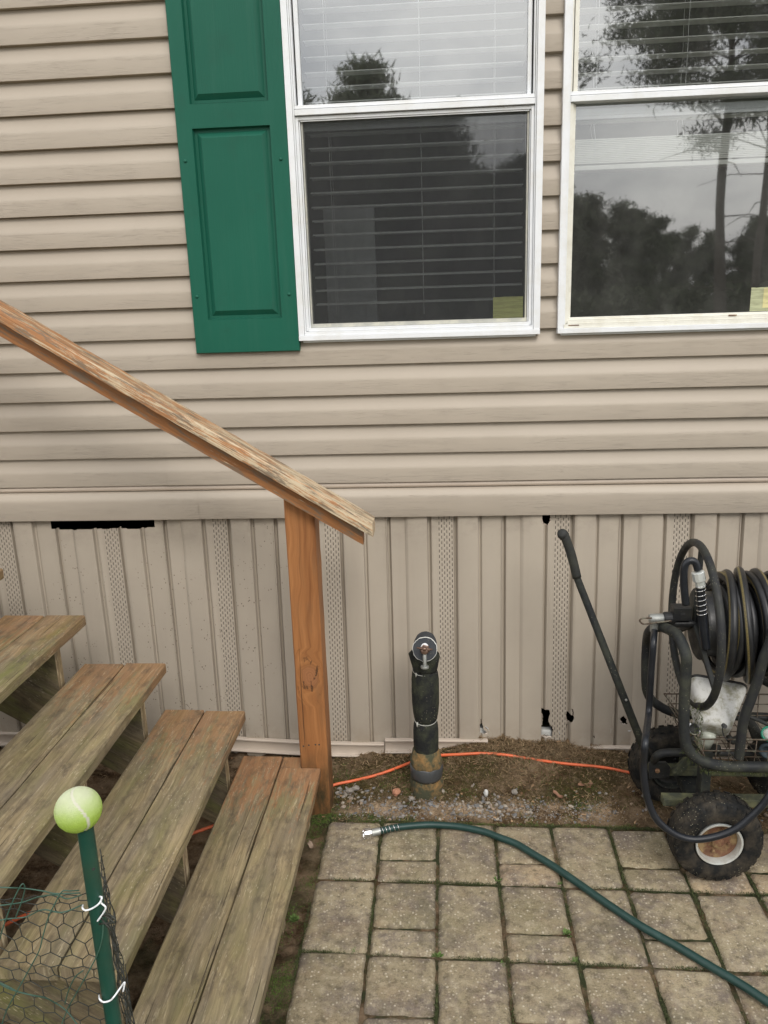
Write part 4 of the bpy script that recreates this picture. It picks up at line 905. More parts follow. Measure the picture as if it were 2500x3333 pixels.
# sawtooth stringers (planes across y)
def stringer(y0, th=.038):
    pts = []
    for i, (xr, z) in enumerate(TR):
        x = xr-.035; zt = z-TT-.001
        zb = (TR[i-1][1]-TT-.001) if i else -.01
        pts.append((x, zb)); pts.append((x, zt))
    pts.append((TR[-1][0]-.26, TR[-1][1]-TT-.001))
    pts.append((TR[-1][0]-.26, TR[-1][1]-.16-.10)); pts.append((TR[0][0]-.30, -.01))
    mb = MB(); n = len(pts); off = random.random()*9; sl = math.atan(.67); ca, sa = math.cos(sl), math.sin(sl)
    f1 = [(x, y0, z) for x, z in pts]; f2 = [(x, y0+th, z) for x, z in pts]; uvp = [(x*ca-z*sa, off+x*sa+z*ca) for x, z in pts]
    mb.add(f1+f2, [tuple(range(n)), tuple(range(n, 2*n))[::-1]]+[(i, (i+1) % n, n+(i+1) % n, n+i) for i in range(n)], [uvp, uvp[::-1]]+[[(pts[i][1]+pts[i][0], off+3), (pts[(i+1) % n][1]+pts[(i+1) % n][0], off+3), (pts[(i+1) % n][1]+pts[(i+1) % n][0], off+3.04), (pts[i][1]+pts[i][0], off+3.04)] for i in range(n)])
    for q, f in enumerate(mb.f):
        if q > 1: mb.mi[q] = 1
    return mb
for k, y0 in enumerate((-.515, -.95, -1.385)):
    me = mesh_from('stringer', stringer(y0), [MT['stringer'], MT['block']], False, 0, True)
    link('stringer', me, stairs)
# post
mb = MB(); board(mb, (-.4835, -.420, -.06), (0, 0, 1), (1, 0, 0), (0, 1, 0), 1.155, .091, .089, 24, .0012, off=0.)
vv = []
for (x, y, z) in mb.v:
    zt = 1.583-.621*(x+1.269)+.012
    vv.append((x+.004*(z-.5)*0, y, min(z, zt)))
mb.v = vv
post = part('post', mb, MT['post'], stairs, True, angle=40)
for i, (x, z) in enumerate(((-.470, .246), (-.452, .250), (-.430, .252), (-.418, .252))):
    m2 = MB(); m2.lathe((x, -.4195, z), (0, -1, 0), [(.003, 0), (.0028, .0012)], 8); part('nail_head', m2, MT['darkgap'], post)
# hand rail: flat cap over a thinner rail
aL = Vector((-1, 0, .621)).normalized(); aN = Vector((.621, 0, 1)).normalized()
def slope_board(name, mat, xe, zt_at, y0, y1, hv, L, rough):
    mb = MB(); n = 60; vs = []; fs = []; uv = []; sd = random.random()*9
    ring = [(0, 0), (.5, .0), (1, 0), (1, .12), (1, .88), (.97, 1), (.66, 1), (.33, 1), (.03, 1), (0, .88), (0, .12)]; m = len(ring); acc = [0]
    for (a, c), (d, e) in zip(ring, ring[1:]+ring[:1]): acc.append(acc[-1]+math.hypot((a-d)*(y1-y0), (c-e)*hv))
    for i in range(n+1):
        x = xe-L*i/n; zt = zt_at(x)
        for (a, h) in ring:
            w = rough*nz(x, a*4+h*7, sd, 24)+rough*.7*nz(x, a*4+h*9, sd, 70)+.002*nz(x, 0, sd, 2)
            vs.append((x+(.004*nz(a*5, h*5, sd, 2) if i == 0 else 0), y0+(y1-y0)*a+w, zt-hv*(1-h)+w))
    for i in range(n):
        for k in range(m): fs.append((i*m+k, i*m+(k+1) % m, (i+1)*m+(k+1) % m, (i+1)*m+k)); u0, u1 = L*i/n*1.18, L*(i+1)/n*1.18; uv.append([(u0, acc[k]), (u0, acc[k+1]), (u1, acc[k+1]), (u1, acc[k])])
    fs += [tuple(range(m)), tuple(n*m+k for k in range(m))]; uv += [[(.1+ring[k][1]*.04, ring[k][0]*.09) for k in range(m)]]*2
    mb.add(vs, fs, uv); return part(name, mb, mat, stairs, True, angle=40)
slope_board('handrail_cap', MT['cap'], -.210, lambda x: 1.6565-.621*(x+1.235), -.490, -.402, .040, 1.75, .0016)
slope_board('handrail_lower', MT['rail'], -.243, lambda x: 1.6555-.621*(x+1.235)-.0405, -.4585, -.4205, .052, 1.72, .0009)
mb = MB(); board(mb, (-1.95, -.420, -.06), (0, 0, 1), (1, 0, 0), (0, 1, 0), 2.12, .091, .089, 12); part('post', mb, MT['post'], stairs, True, angle=40, label='upper post beside the landing')

# ------------------------------------------------------------------ green stake, ball, wire fence
bc = CAM+1.2*(Vector((-.461, -1.893, 1.049))-CAM); YP = bc.y; pole_xy = Vector((bc.x+.0065, bc.y))
t = thing('fence_stake', 'round dark green steel stake standing in front of the lowest step', 'stake', (pole_xy.x, pole_xy.y, 0))
mb = MB(); mb.tube([(pole_xy.x, pole_xy.y, z) for z in (-.1, .2, .6, .8, bc.z-.015)], .0122, 20); part('tube', mb, MT['dgreen'], t, True, angle=50)
for z in (aty(290, 2815, YP).z, aty(365, 3230, YP).z):
    mb = MB(); mb.lathe((pole_xy.x+.0084, pole_xy.y-.0089, z), (.67, -.74, 0), [(.0022, -.001), (.0024, .0004)], 10); part('punched_hole', mb, MT['darkgap'], t)
mb = MB(); b = bmesh.new(); bmesh.ops.create_uvsphere(b, u_segments=96, v_segments=64, radius=.0335)
tball = bpy.data.meshes.new('tennis_ball'); seam = []; SR = Matrix(((0.569, 0.704, -0.425), (-0.713, 0.68, 0.173), (0.41, 0.204, 0.889)))
for v in b.verts:
    p = v.co.normalized()
    # seam curve distance (approximate baseball curve)
    best = 9
    for k in range(0, 96):
        a = 2*PI*k/96
        q = Vector((math.cos(a)+.42*math.cos(3*a), math.sin(a)-.42*math.sin(3*a), 2*math.sqrt(.42)*math.sin(2*a)))/1.42
        best = min(best, (p-SR@q).length)
    seam.append(1 if best < .065 else 0)
    r = .0335*(1+.012*mnoise.noise(p*30)+.02*max(0, -p.z)**4)-(.0007 if best < .065 else 0)
    z = p.z*r
    if p.z < -.80: r *= .96; z = -.80*.0335*.98+(p.z+.8)*.004
    v.co = Vector((p.x*r*1.02, p.y*r*1.02, z*.98))
b.to_mesh(tball); b.free(); tball.materials.append(MT['tennis']); tball.polygons.foreach_set('use_smooth', [True]*len(tball.polygons))
at = tball.attributes.new('seam', 'FLOAT', 'POINT'); at.data.foreach_set('value', seam)
o = bpy.data.objects.new('tennis_ball', tball); COL.objects.link(o); o.matrix_basis = Matrix.Translation(bc)@Matrix.Rotation(-.12, 4, 'Y')
tag(o, 'yellow green tennis ball with a paler top, pushed onto the top of the green stake', 'tennis ball')
fence = thing('wire_fence', 'sagging green hexagonal wire netting tied to the green stake', 'wire fence', (pole_xy.x-.3, pole_xy.y, 0))
def hexnet(mb, origin, du, dv, cols, rows, cw, ch, warp, r):
    """hexagonal netting in the plane origin + du*u - dv*v"""
    for j in range(rows):
        for i in range(cols):
            cx = (i+(j % 2)*.5)*cw; cy = j*ch*.75
            P = [(cx-cw/2, cy+ch*.25), (cx-cw/2, cy-ch*.25), (cx, cy-ch*.5), (cx+cw/2, cy-ch*.25)]
            pts = [origin+du*(a+warp(a, c)[0])+dv*(c+warp(a, c)[1])+Vector(warp(a, c)[2]) for a, c in P]
            mb.tube(pts, r, 5, cap=False)
mb = MB(); top = aty(265, 2925, YP).z
def wp(a, c):
    sq = .55+.45*smooth(0, .12, c)      # mesh squeezed together along the crumpled top edge
    return (.011*nz(a, c, 0, 16), c*(sq-1)-.0+.016*nz(a, c, 3, 11)+.024*math.sin(a*7)*max(0, 1-c*5), (0, .016*nz(a, c, 6, 8), 0))
hexnet(mb, Vector((pole_xy.x-.010, pole_xy.y+.006, top)), Vector((-1, .10, 0)).normalized(), Vector((0, 0, -1)), 24, 42, .034, .034, wp, .00085)
part('netting', mb, MT['bwire'], fence, True)
mb = MB()
def wp2(a, c): return (.010*nz(a, c, 0, 25), .012*nz(a, c, 3, 20), (.012*nz(a, c, 6, 22)+.05*c, 0, 0))
hexnet(mb, Vector((pole_xy.x+.008, pole_xy.y+.010, top-.05)), Vector((-.47, .88, 0)).normalized()*.8+Vector((.03, 0, 0)), Vector((0, 0, -1)), 10, 34, .024, .026, wp2, .0009)
part('side_netting', mb, MT['bwire'], fence, True)
def zf(pts, y0=YP-.007, oy=2400, s=2.37): return [aty(a/s, oy+b/s, y0+.012*math.sin(a*.013+b*.004)) for a, b in pts]
WIRES = [[(-60, 1155), (80, 1160), (190, 1165), (330, 1185), (430, 1205), (620, 1200)], [(0, 1560), (20, 1480), (80, 1310), (140, 1180), (175, 1130), (192, 1165), (170, 1260), (120, 1390)],
    [(10, 2230), (50, 2110), (130, 1960), (220, 1800), (300, 1650), (330, 1540), (370, 1400), (420, 1290), (480, 1190), (540, 1185), (610, 1180)],
    [(470, 2230), (530, 2080), (620, 1920), (720, 1740), (765, 1640), (790, 1540), (795, 1430), (775, 1330)], [(-20, 1890), (60, 1935), (130, 1960), (230, 1985), (350, 2010), (430, 2050), (490, 2090), (540, 2140), (600, 2220)],
    [(500, 2060), (530, 1950), (580, 1850), (640, 1800)], [(130, 1960), (60, 1920), (-30, 1880)], [(-40, 1300), (60, 1290), (180, 1270), (300, 1230), (430, 1215), (520, 1245), (630, 1215)], [(-40, 1420), (60, 1400), (200, 1385), (330, 1330), (480, 1350), (640, 1290)]]
mb = MB()
for w in WIRES: mb.tube(catmull(zf(w), 7), .00105, 6)
part('loose_wire', mb, MT['gwire'], fence, True)
mb = MB(); mb.tube(catmull([(p.x, p.y-.012, p.z) for p in zf([(800, 1300), (790, 1330), (840, 1335), (910, 1385), (905, 1350), (850, 1320), (800, 1345)], YP+.003)], 6)+[], .0015, 6)
mb.tube(catmull([(p.x, p.y-.012, p.z) for p in zf([(790, 1395), (830, 1390), (912, 1385)], YP+.003)], 6), .0014, 6); mb.tube([(p.x, p.y-.012, p.z) for p in zf([(800, 1345), (840, 1395), (888, 1450)], YP+.003)], .0014, 6)
part('wire_end', mb, MT['bwire'], fence, True)
def tie(pts, label):
    mb = MB(); mb.tube(catmull(pts, 8), .0014, 8); tag(part('twist_tie', mb, MT['tie'], None, True), label, 'wire tie', 'white ties holding the netting')
F = lambda L, y: [aty(a/2.37, 2400+b/2.37, y) for a, b in L]
tie(F([(640, 1295)], YP-.002)+F([(638, 1320), (665, 1335), (720, 1315), (770, 1275)], YP-.0152)+F([(785, 1225), (755, 1225)], YP)+F([(785, 1235), (780, 1275), (815, 1310), (800, 1350), (752, 1418)], YP-.012), 'upper white tie with its tail twisted beside the stake')
tie(F([(765, 1990)], YP)+F([(770, 2020), (800, 2042), (850, 2030), (880, 2000)], YP-.0152)+F([(930, 1930), (962, 1890), (950, 1960)], YP-.002), 'lower white tie looped round the stake near the bottom edge')

# ------------------------------------------------------------------ wrapped water pipe
px, py = -.072, -.295
pipe = thing('wrapped_standpipe', 'outdoor tap on a standpipe wrapped in black foam insulation', 'water pipe', (px, py, 0))
def lump(mb, prof, n=40, amp=.03, fr=3, sq=1., cx=0, cy=0):
    sd = random.random()*50
    mb.lathe((px+cx, py+cy, 0), (0, 0, 1), prof, n, ref=(1, 0, 0), wob=lambda t, h: amp*nz(math.cos(t)*fr, math.sin(t)*fr, h*35+sd))
mb = MB(); lump(mb, [(.050, -.03), (.054, .01), (.056, .03), (.054, .05), (.049, .062), (.050, .066)], 44, .14, 2.2); part('soiled_wrap', mb, MT['fleece'], pipe, True)
mb = MB(); lump(mb, [(.051, .060), (.0545, .070), (.056, .090), (.057, .108), (.052, .114)], 44, .05, 1.5); part('tape_band', mb, MT['tape'], pipe, True)
mb = MB(); lump(mb, [(.053, .104), (.057, .112), (.054, .135), (.048, .150), (.044, .165), (.040, .168)], 44, .12, 2); part('soiled_wrap', mb, MT['fleece'], pipe, True)
mb = MB(); lump(mb, [(.040, .14), (.0415, .17), (.0428, .20), (.0425, .24), (.0405, .262), (.0375, .274), (.036, .278)], 44, .03); part('foam_sleeve', mb, MT['foam'], pipe, True, label='lower foam sleeve')
mb = MB(); lump(mb, [(.036, .276), (.0385, .284), (.0425, .305), (.0455, .34), (.0465, .39), (.046, .425), (.043, .450), (.0405, .459), (.039, .462)], 44, .03, cx=.001); part('foam_sleeve', mb, MT['foam'], pipe, True, label='middle foam sleeve')
mb = MB(); lump(mb, [(.0385, .460), (.041, .468), (.045, .490), (.048, .505), (.047, .515), (.030, .517)], 44, .05, cx=.003); part('foam_sleeve', mb, MT['foam'], pipe, True, label='short collar under the tap')
for z, r in ((.2775, .0378), (.4605, .0402)):
    mb = MB(); mb.tube([(px+r*math.cos(a), py+r*math.sin(a), z+.004*math.sin(a)) for a in [2*PI*k/40 for k in range(40)]], .0012, 6, closed=True)
    mb.box(px-.030, px-.0245, py-.033, py-.027, z-.012, z+.004); part('cable_tie', mb, MT['greyv'], pipe, True)
mb = MB(); mb.plate([(px-.052, py-.02, .525), (px-.033, py-.035, .55), (px-.018, py-.045, .50), (px-.016, py-.046, .468), (px-.034, py-.030, .462)], (0, 1, .1), .010); part('foam_flap', mb, MT['foam'], pipe, True, .003, angle=40)
mb = MB(); mb.plate([(px+.022, py-.04, .468), (px+.045, py-.02, .500), (px+.047, py-.02, .515), (px+.025, py-.04, .505)], (0, 1, .1), .010); part('foam_flap', mb, MT['foam'], pipe, True, .003, angle=40)
# horizontal insulated head facing out
hc = Vector((px+.004, py-.045, .560)); ax = Vector((.0, -1, .22)).normalized()
mb = MB(); mb.lathe(hc, ax, [(.036, -.085), (.038, -.05), (.0385, 0), (.0380, .028)], 44, wob=lambda t, h: .03*nz(math.cos(t)*3, math.sin(t)*3, h*30)); part('head_foam', mb, MT['foamface'], pipe, True, angle=50)
mb = MB(); mb.lathe(hc, ax, [(.0385, .020), (.0398, .022), (.0395, .0277), (.0383, .0282), (.0380, .02)], 60, cap=False, wob=lambda t, h: .05*nz(math.cos(t)*6, math.sin(t)*6, h*60)); part('frayed_lining', mb, MT['foil'], pipe, True, angle=50)
mb = MB(); e2 = Vector((1, 0, 0)); e3 = ax.cross(e2).normalized(); f0 = hc+ax*.0285
if e3.z < 0: e3 = -e3
mb.plate([f0+e2*(.0125*math.cos(a))+e3*(.006+.0145*math.sin(a)) for a in [PI*k/12*1.0 for k in range(13)]], ax, .0015); part('white_spout_ring', mb, MT['tie'], pipe)
mb = MB(); mb.lathe(f0, ax, [(.017, -.004), (.0165, .004), (.012, .007), (.009, .011), (.009, .022), (.011, .023), (.011, .031), (.006, .033)], 6); part('tap_body', mb, MT['brass'], pipe, True, angle=35)
mb = MB(); s0 = f0+ax*.030+e3*.008; mb.tube([f0+e3*.008, s0], .0045, 10); mb.tube([s0-e2*.025+e3*.004, s0, s0+e2*.025-e3*.002], [.0026, .0034, .0028], 10); mb.lathe(s0, ax, [(.0065, -.004), (.0068, .003), (.004, .007)], 16); part('tee_handle', mb, MT['brass'], pipe, True)
mb = MB(); sp0 = f0+ax*.020-e3*.006; mb.tube([sp0, sp0+Vector((0, -.006, -.012)), sp0+Vector((0, -.010, -.040))], [.006, .0062, .0058], 14); mb.lathe(sp0+Vector((0, -.010, -.040)), (0, -.1, -1), [(.006, 0), (.0125, .001), (.0135, .004), (.0125, .008), (.007, .009)], 24); part('spout', mb, MT['zinc'], pipe, True, angle=50)

# ------------------------------------------------------------------ orange cord, green hose
P = [(-40, 3030), (20, 3008), (300, 2870), (560, 2742), (690, 2690), (900, 2622), (1000, 2588), (1087, 2555), (1141, 2543), (1213, 2526), (1266, 2509), (1334, 2483), (1380, 2466), (1428, 2459), (1500, 2455), (1575, 2452), (1652, 2458), (1700, 2466), (1780, 2478), (1853, 2487), (1966, 2498), (2073, 2519), (2160, 2524), (2260, 2520), (2354, 2516), (2430, 2518), (2560, 2530)]
pts = []
for u, v in P:
    p = atz(u, v, .008)
    for _ in range(6): p = atz(u, v, GH(p.x, p.y)+.0085)
    pts.append(p)
mb = MB(); mb.tube(catmull(pts, 8), .0052, 12); tag(part('extension_cord', mb, MT['orange'], None, True), 'thin orange cord running along the soil behind the wrapped pipe', 'cord')
hose = thing('garden_hose', 'dark green hose lying diagonally across the pavers, open metal end at left', 'hose', atz(1300, 2683, 0))
P = [(1232, 2706), (1262, 2699), (1300, 2692), (1382, 2685), (1440, 2686), (1503, 2692), (1575, 2707), (1623, 2725), (1681, 2747), (1736, 2780), (1790, 2812), (1871, 2867), (1980, 2944), (2088, 3015), (2197, 3076), (2305, 3141), (2414, 3205), (2500, 3262), (2640, 3350), (2800, 3440)]
hp = [atz(u, v, .0145) for u, v in P]; mb = MB(); mb.tube(catmull(hp, 8), .0108, 18); part('hose', mb, MT['ghose'], hose, True)
hx = (hp[0]-hp[2]).normalized(); e0 = hp[0]
mb = MB(); mb.lathe(e0+hx*.020, hx, [(.0098, -.006), (.0105, 0), (.0105, .002), (.0120, .003), (.0172, .0045), (.0178, .026), (.0165, .029), (.0132, .029), (.0112, .012), (.002, .012)], 12, ref=(0, 0, 1)); part('coupling', mb, MT['chrome'], hose, True, angle=25)
mb = MB(); mb.lathe(e0+hx*.006, hx, [(.0108, -.012), (.0118, -.011), (.0118, .012), (.0110, .016)], 24); part('ferrule', mb, MT['zinc'], hose, True, angle=40)
def spring(mb, pts, R, r, turns):
    pts = catmull(pts, 30); L = len(pts)-1; q = []; N_ = turns*14
    for k in range(N_+1):
        f = k/N_*L; i = min(L-1, int(f)); p = pts[i].lerp(pts[i+1], f-i); t = (pts[i+1]-pts[i]).normalized(); a = Vector((0, 0, 1)).cross(t)
        a = (Vector((1, 0, 0)) if a.length < .1 else a).normalized(); b_ = t.cross(a); an = 2*PI*k/14; q.append(p+(a*math.cos(an)+b_*math.sin(an))*R)
    mb.tube(q, r, 6)
mb = MB(); spring(mb, hp[0:3], .0128, .0011, 6); part('spring_guard', mb, MT['chrome'], hose, True)

# ------------------------------------------------------------------ hose reel cart
cart = thing('hose_reel_cart', 'black four wheeled hose reel cart with wire basket parked by the wall', 'hose cart', (.95, -.5, 0))
YNr, YFr, YM = -.65, -.33, -.49
A = lambda L, y: [aty(u, v, y) for u, v in L]
near = A([(2208, 2071)], -.60)+A([(2232, 2130), (2233, 2182), (2227, 2300), (2229, 2406), (2250, 2450), (2285, 2477), (2348, 2492), (2443, 2496)], YNr)
zb = near[-1].z; start = aty(2155, 2040, YM)
near = [start]+[start.lerp(near[0], .5)+Vector((0, 0, .004))]+near+[Vector((1.25, YNr, zb)), Vector((1.36, YNr, zb+.02)), Vector((1.41, YNr, zb+.1)), Vector((1.42, YNr+.05, .6)), Vector((1.42, YM, .72))]
mb = MB(); mb.tube(catmull(near, 8), .0155, 14); part('frame_tube', mb, MT['steelg'], cart, True, label='near side frame tube')
far = [start]+A([(2118, 2050)], -.42)+A([(2105, 2092), (2102, 2212), (2110, 2260), (2135, 2290), (2190, 2318), (2269, 2326)], YFr)
zf_ = far[-1].z; far += [Vector((1.3, YFr, zf_)), Vector((1.41, YFr, zf_+.12)), Vector((1.42, YM, .70))]
mb = MB(); mb.tube(catmull(far, 8), .0145, 14); part('frame_tube', mb, MT['steel'], cart, True, label='far side frame tube')
V = []; Fc = []
for k in range(900):
    x = random.uniform(.70, 1.3) if random.random() < .8 else random.uniform(.66, .72); z0_ = zb-.014 if x > .72 else zb+random.uniform(.0, .2); p = Vector((x, YNr+random.uniform(-.012, .012), z0_)); l = random.uniform(.004, .014); s_ = Vector((.0012, random.uniform(-.001, .001), 0)); o_ = len(V)
    V += [p-s_, p+s_, p+Vector((random.gauss(0, .004), random.gauss(0, .004), -l))]; Fc.append((o_, o_+1, o_+2))
mb = MB(); mb.v = [tuple(v) for v in V]; mb.f = Fc; mb.uv = [None]*len(Fc); mb.mi = [0]*len(Fc); o = part('tube_moss', mb, MT['mossb'], cart, fix=False); o['kind'] = 'stuff'
# bumper tube, axle plank, struts
mb = MB(); L = A([(2128, 2478)], -.46)+A([(2140, 2458), (2170, 2450), (2231, 2449)], -.5)+[Vector((.80, -.50, .285)), Vector((1.3, -.5, .285))]; mb.tube(catmull(L, 6), .0125, 12); part('draw_bar', mb, MT['steel'], cart, True)
mb = MB(); mb.box(.738, .790, YNr+.02, YFr-.0, .115, .15); mb.box(.750, .778, -.585, -.540, .15, zb+.005); mb.box(.745, .785, -.42, -.38, .15, zf_); part('front_axle_beam', mb, MT['steelg'], cart, bevel=.003)
mb = MB(); mb.box(.64, 1.3, -.60, -.565, .165, .19); mb.box(.64, 1.3, -.44, -.405, .165, .19); mb.obox((.70, -.47, .19), (.03, 0, 0), (0, .02, 0), (.09, 0, .13)); part('chassis_rail', mb, MT['mossbar'], cart, bevel=.003)
def wheel(cx, cy, cz, tilt=0., rm='rim', hm='rust'):
    ax = Vector((math.sin(tilt), -math.cos(tilt), 0)); c = Vector((cx, cy, cz)); R = .130; hw = .043
    root = MB(); prof = []
    prof = [(.066, -.030), (.074, -.040), (.092, -hw-.001), (.106, -.042), (.118, -.037), (.1255, -.029), (.1285, -.016), (.1292, 0), (.1285, .016), (.1255, .029), (.118, .037), (.106, .042), (.092, hw+.001), (.074, .040), (.066, .030), (.060, .0)]
    root.lathe(c, ax, prof+[prof[0]], 64, cap=False, wob=lambda t, h: .006*math.sin(t*3+1)*0)
    a = ax.orthogonal().normalized(); b_ = ax.cross(a)
    for k in range(26):                       # tread blocks round the shoulders and crown
        for s_, off in ((-1, 0), (1, .5), (0, .25)):
            t = 2*PI*(k+off)/26; rad = a*math.cos(t)+b_*math.sin(t); tan = ax.cross(rad)
            if s_: p = c+rad*.1165+ax*s_*.0355; root.obox(p-tan*.0085-rad*.004-ax*.006, tan*.017, rad*.0135-ax*s_*.004, ax*.012+rad*(-.004*s_))
            else: root.obox(c+rad*.1265-tan*.006-ax*.016, tan*.012, rad*.0045, ax*.032+tan*.004)
    w = part('wheel', root, MT['tyre'], cart, True, angle=35)
    for s_ in (1, -1):
        m = MB(); m.lathe(c, ax*s_, [(.060, .022), (.0640, .030), (.0668, .0385), (.0655, .041), (.0605, .0395), (.0575, .030), (.0565, .020), (.0565, .012)], 48, cap=False)
        part('rim', m, MT[rm], w, True, angle=50)
        m = MB(); m.lathe(c, ax*s_, [(.0568, .012), (.0563, .021), (.045, .016), (.030, .020), (.018, .021), (.0165, .031), (.0125, .033)], 40)
        for k in range(4):
            t = 2*PI*k/4+.5; m.lathe(c+(a*math.cos(t)+b_*math.sin(t))*.034+ax*s_*.0, ax*s_, [(.0055, .014), (.0055, .024), (.003, .026)], 6)
        part('hub_disc', m, MT[hm], w, True, angle=40)
    return w
wheel(.765, -.685, .130, .02); wheel(.735, -.315, .128, .05, 'steelg', 'blackp'); wheel(1.115, -.315, .128, 0, 'rust', 'rust'); wheel(1.30, -.685, .130)
# steering plate, bolt, pull handle
mb = MB(); pc = A([(2111, 2481), (2168, 2480), (2183, 2498), (2180, 2530), (2113, 2536)], -.47); mb.plate(pc, (0, 1, 0), .006); part('pivot_plate', mb, MT['blackp'], cart, bevel=.002)
mb = MB(); mb.lathe(aty(2139, 2507, -.47), (0, -1, 0), [(.0075, -.002), (.008, .006), (.004, .009)], 6); part('pivot_bolt', mb, MT['rust'], cart, True, angle=30)
g0, g1 = aty(1836, 1738, -.30), aty(2112, 2478, -.44)
mb = MB(); k1 = aty(1878, 1880, -.31); mb.tube([g0.lerp(k1, .1), k1, g1.lerp(k1, .5), g1], [.0115, .0115, .0122, .013], 14); part('pull_handle', mb, MT['steelg'], cart, True)
mb = MB(); d = (k1-g0).normalized(); gl = (k1-g0).length; mb.tube(catmull([g0, g0+d*gl*.5+Vector((.003, 0, .002)), k1], 5), .0142, 16); part('handle_grip', mb, MT['grip'], cart, True)
mb = MB(); mb.lathe(g0+Vector((-.004, 0, -.001)), (-.35, -.75, .5), [(.012, -.022), (.0165, -.018), (.0172, .0), (.0155, .009), (.009, .014)], 20); part('grip_knob', mb, MT['grip'], cart, True)
sc_ = aty(2038, 2250, -.44); mb = MB(); mb.lathe(g0.lerp(g1, .72)+Vector((0, -.012, 0)), (0, -1, 0), [(.0035, -.003), (.004, .0015), (.002, .0025)], 12); part('screw', mb, MT['zinc'], cart)
# wire basket
bx0, bx1 = near[6].x+.02, 1.34; bt = aty(2400, 2404, -.62).z; bf = aty(2400, 2257, -.34).z
mb = MB(); r = .0019; y0, y1 = -.625, -.345; x0t = .715; x0b = .755; zbt = bt-.10
zsN = [bt, bt-.037, bt-.072]; 
for z in zsN: mb.tube([(x0t+(bt-z)*.4, y0, z), (bx1, y0, z)], r if z != bt else .0026, 6)
x = x0t+.02
while x < bx1: mb.tube([(x, y0, bt), (x, y0+.004, zbt), (x, y1-.004, zbt), (x, y1, bf)], r*.9, 6); x += .0365
for z in (bf, bf-.035, bf-.075): mb.tube([(x0t-.02+(bf-z)*.4, y1, z), (bx1, y1, z)], r if z != bf else .0026, 6)
for y in np.arange(y0, y1, .036): mb.tube([(x0t+.04, float(y), zbt), (bx1, float(y), zbt)], r*.8, 5)
for q in range(3):
    zq = q*.036; mb.tube([(x0t+zq*.4, y0, bt-zq), (x0t-.02+zq*.4, y1, bf-zq)], r, 6)
for y in np.arange(y0, y1, .036): k = (y-y0)/(y1-y0); mb.tube([(x0t-.02*k, float(y), bt+(bf-bt)*k), (x0t+.045, float(y), zbt)], r*.8, 5)
part('wire_basket', mb, MT['rustw'], cart, True)
# axle clamp, square bracket, locking pin
mb = MB(); a0, a1 = aty(2118, 2015, YM), aty(2150, 2006, YM)
mb.lathe(a0+Vector((0, 0, 0)), (1, 0, .05), [(.013, -.004), (.0155, 0), (.0155, .034), (.013, .040)], 24); mb.lathe(aty(2130, 2040, YM), (0, 0, -1), [(.012, -.02), (.0125, 0), (.012, .014)], 20)
part('swivel_elbow', mb, MT['zinc'], cart, True, angle=45)
mb = MB(); mb.lathe(a0, (1, 0, .05), [(.0165, .036), (.0195, .040), (.0195, .066), (.015, .070)], 24); p = aty(2194, 1980, YM-.02); mb.box(p.x, p.x+.052, YM-.02, YM+.02, p.z-.040, p.z); mb.box(a0.x+.06, p.x+.01, YM-.012, YM+.012, p.z-.03, p.z-.012)
part('axle_bracket', mb, MT['blackp'], cart, bevel=.002)
mb = MB(); mb.box(p.x+.020, p.x+.032, YM-.0215, YM-.0198, p.z-.021, p.z-.015); part('slot', mb, MT['darkgap'], cart)
mb = MB(); mb.tube(catmull(A([(2122, 2012), (2095, 2012), (2083, 2018), (2086, 2026), (2100, 2031), (2150, 2025), (2185, 2021)], YM-.025), 6), .0028, 8); part('locking_pin', mb, MT['rustw'], cart, True)
# reel: two hoop flanges, spokes, drum
RC = Vector((.728, YM, .705)); RR = .232
def hoop(x, nm, mat):
    mb = MB(); mb.tube([(x+.003*math.sin(2*a), RC.y+RR*math.cos(a), RC.z+RR*1.03*math.sin(a)) for a in [2*PI*k/72 for k in range(72)]], .0115, 12, closed=True)
    part('reel_hoop', mb, MT[mat], cart, True)
    mb = MB()
    for k in range(3):
        a = PI/2+2*PI*k/3; mb.tube([(x, RC.y, RC.z), (x+.004, RC.y+RR*math.cos(a), RC.z+RR*math.sin(a))], .0085, 8)
    mb.lathe((x, RC.y, RC.z), (1, 0, 0), [(.09, .004), (.105, .008), (.105, .014), (.03, .02)], 32)
    part('reel_spokes', mb, MT[mat], cart, True, angle=45)
hoop(.728, 'near', 'steel'); hoop(1.36, 'far', 'steel')
mb = MB(); mb.lathe((.73, RC.y, RC.z), (1, 0, 0), [(.012, -.08), (.012, .0), (.095, .012), (.095, .62), (.012, .64), (.012, .72)], 32); part('drum', mb, MT['blackp'], cart, True, angle=45)
# wound hose: wraps in two layers
coil = thing('wound_hose', 'black hose with a yellow stripe coiled round the cart reel', 'hose', (RC.x+.25, RC.y, RC.z-.16))
mb = MB(); pts = []; n_ = 0
for lay, (Rl, x0, x1, turns) in enumerate(((.112, .785, 1.335, 19), (.138, 1.335, .775, 15))):
    N_ = turns*40
    for k in range(N_):
        f = k/N_; a = 2*PI*k/40*(1)+lay*1.0; w = .010*math.sin(a+f*5)*(1 if lay else .4)
        rr_ = Rl+.006*nz(f*20, lay*9, 0, 1)+(.010*math.sin(a*.5+1) if lay else 0)
        pts.append((x0+(x1-x0)*f+w, RC.y+rr_*math.cos(a), RC.z-.006+rr_*math.sin(a)*1.0))
mb.tube(pts, .0128, 12, twist=3.1); part('hose', mb, MT['bhose'], coil, True)
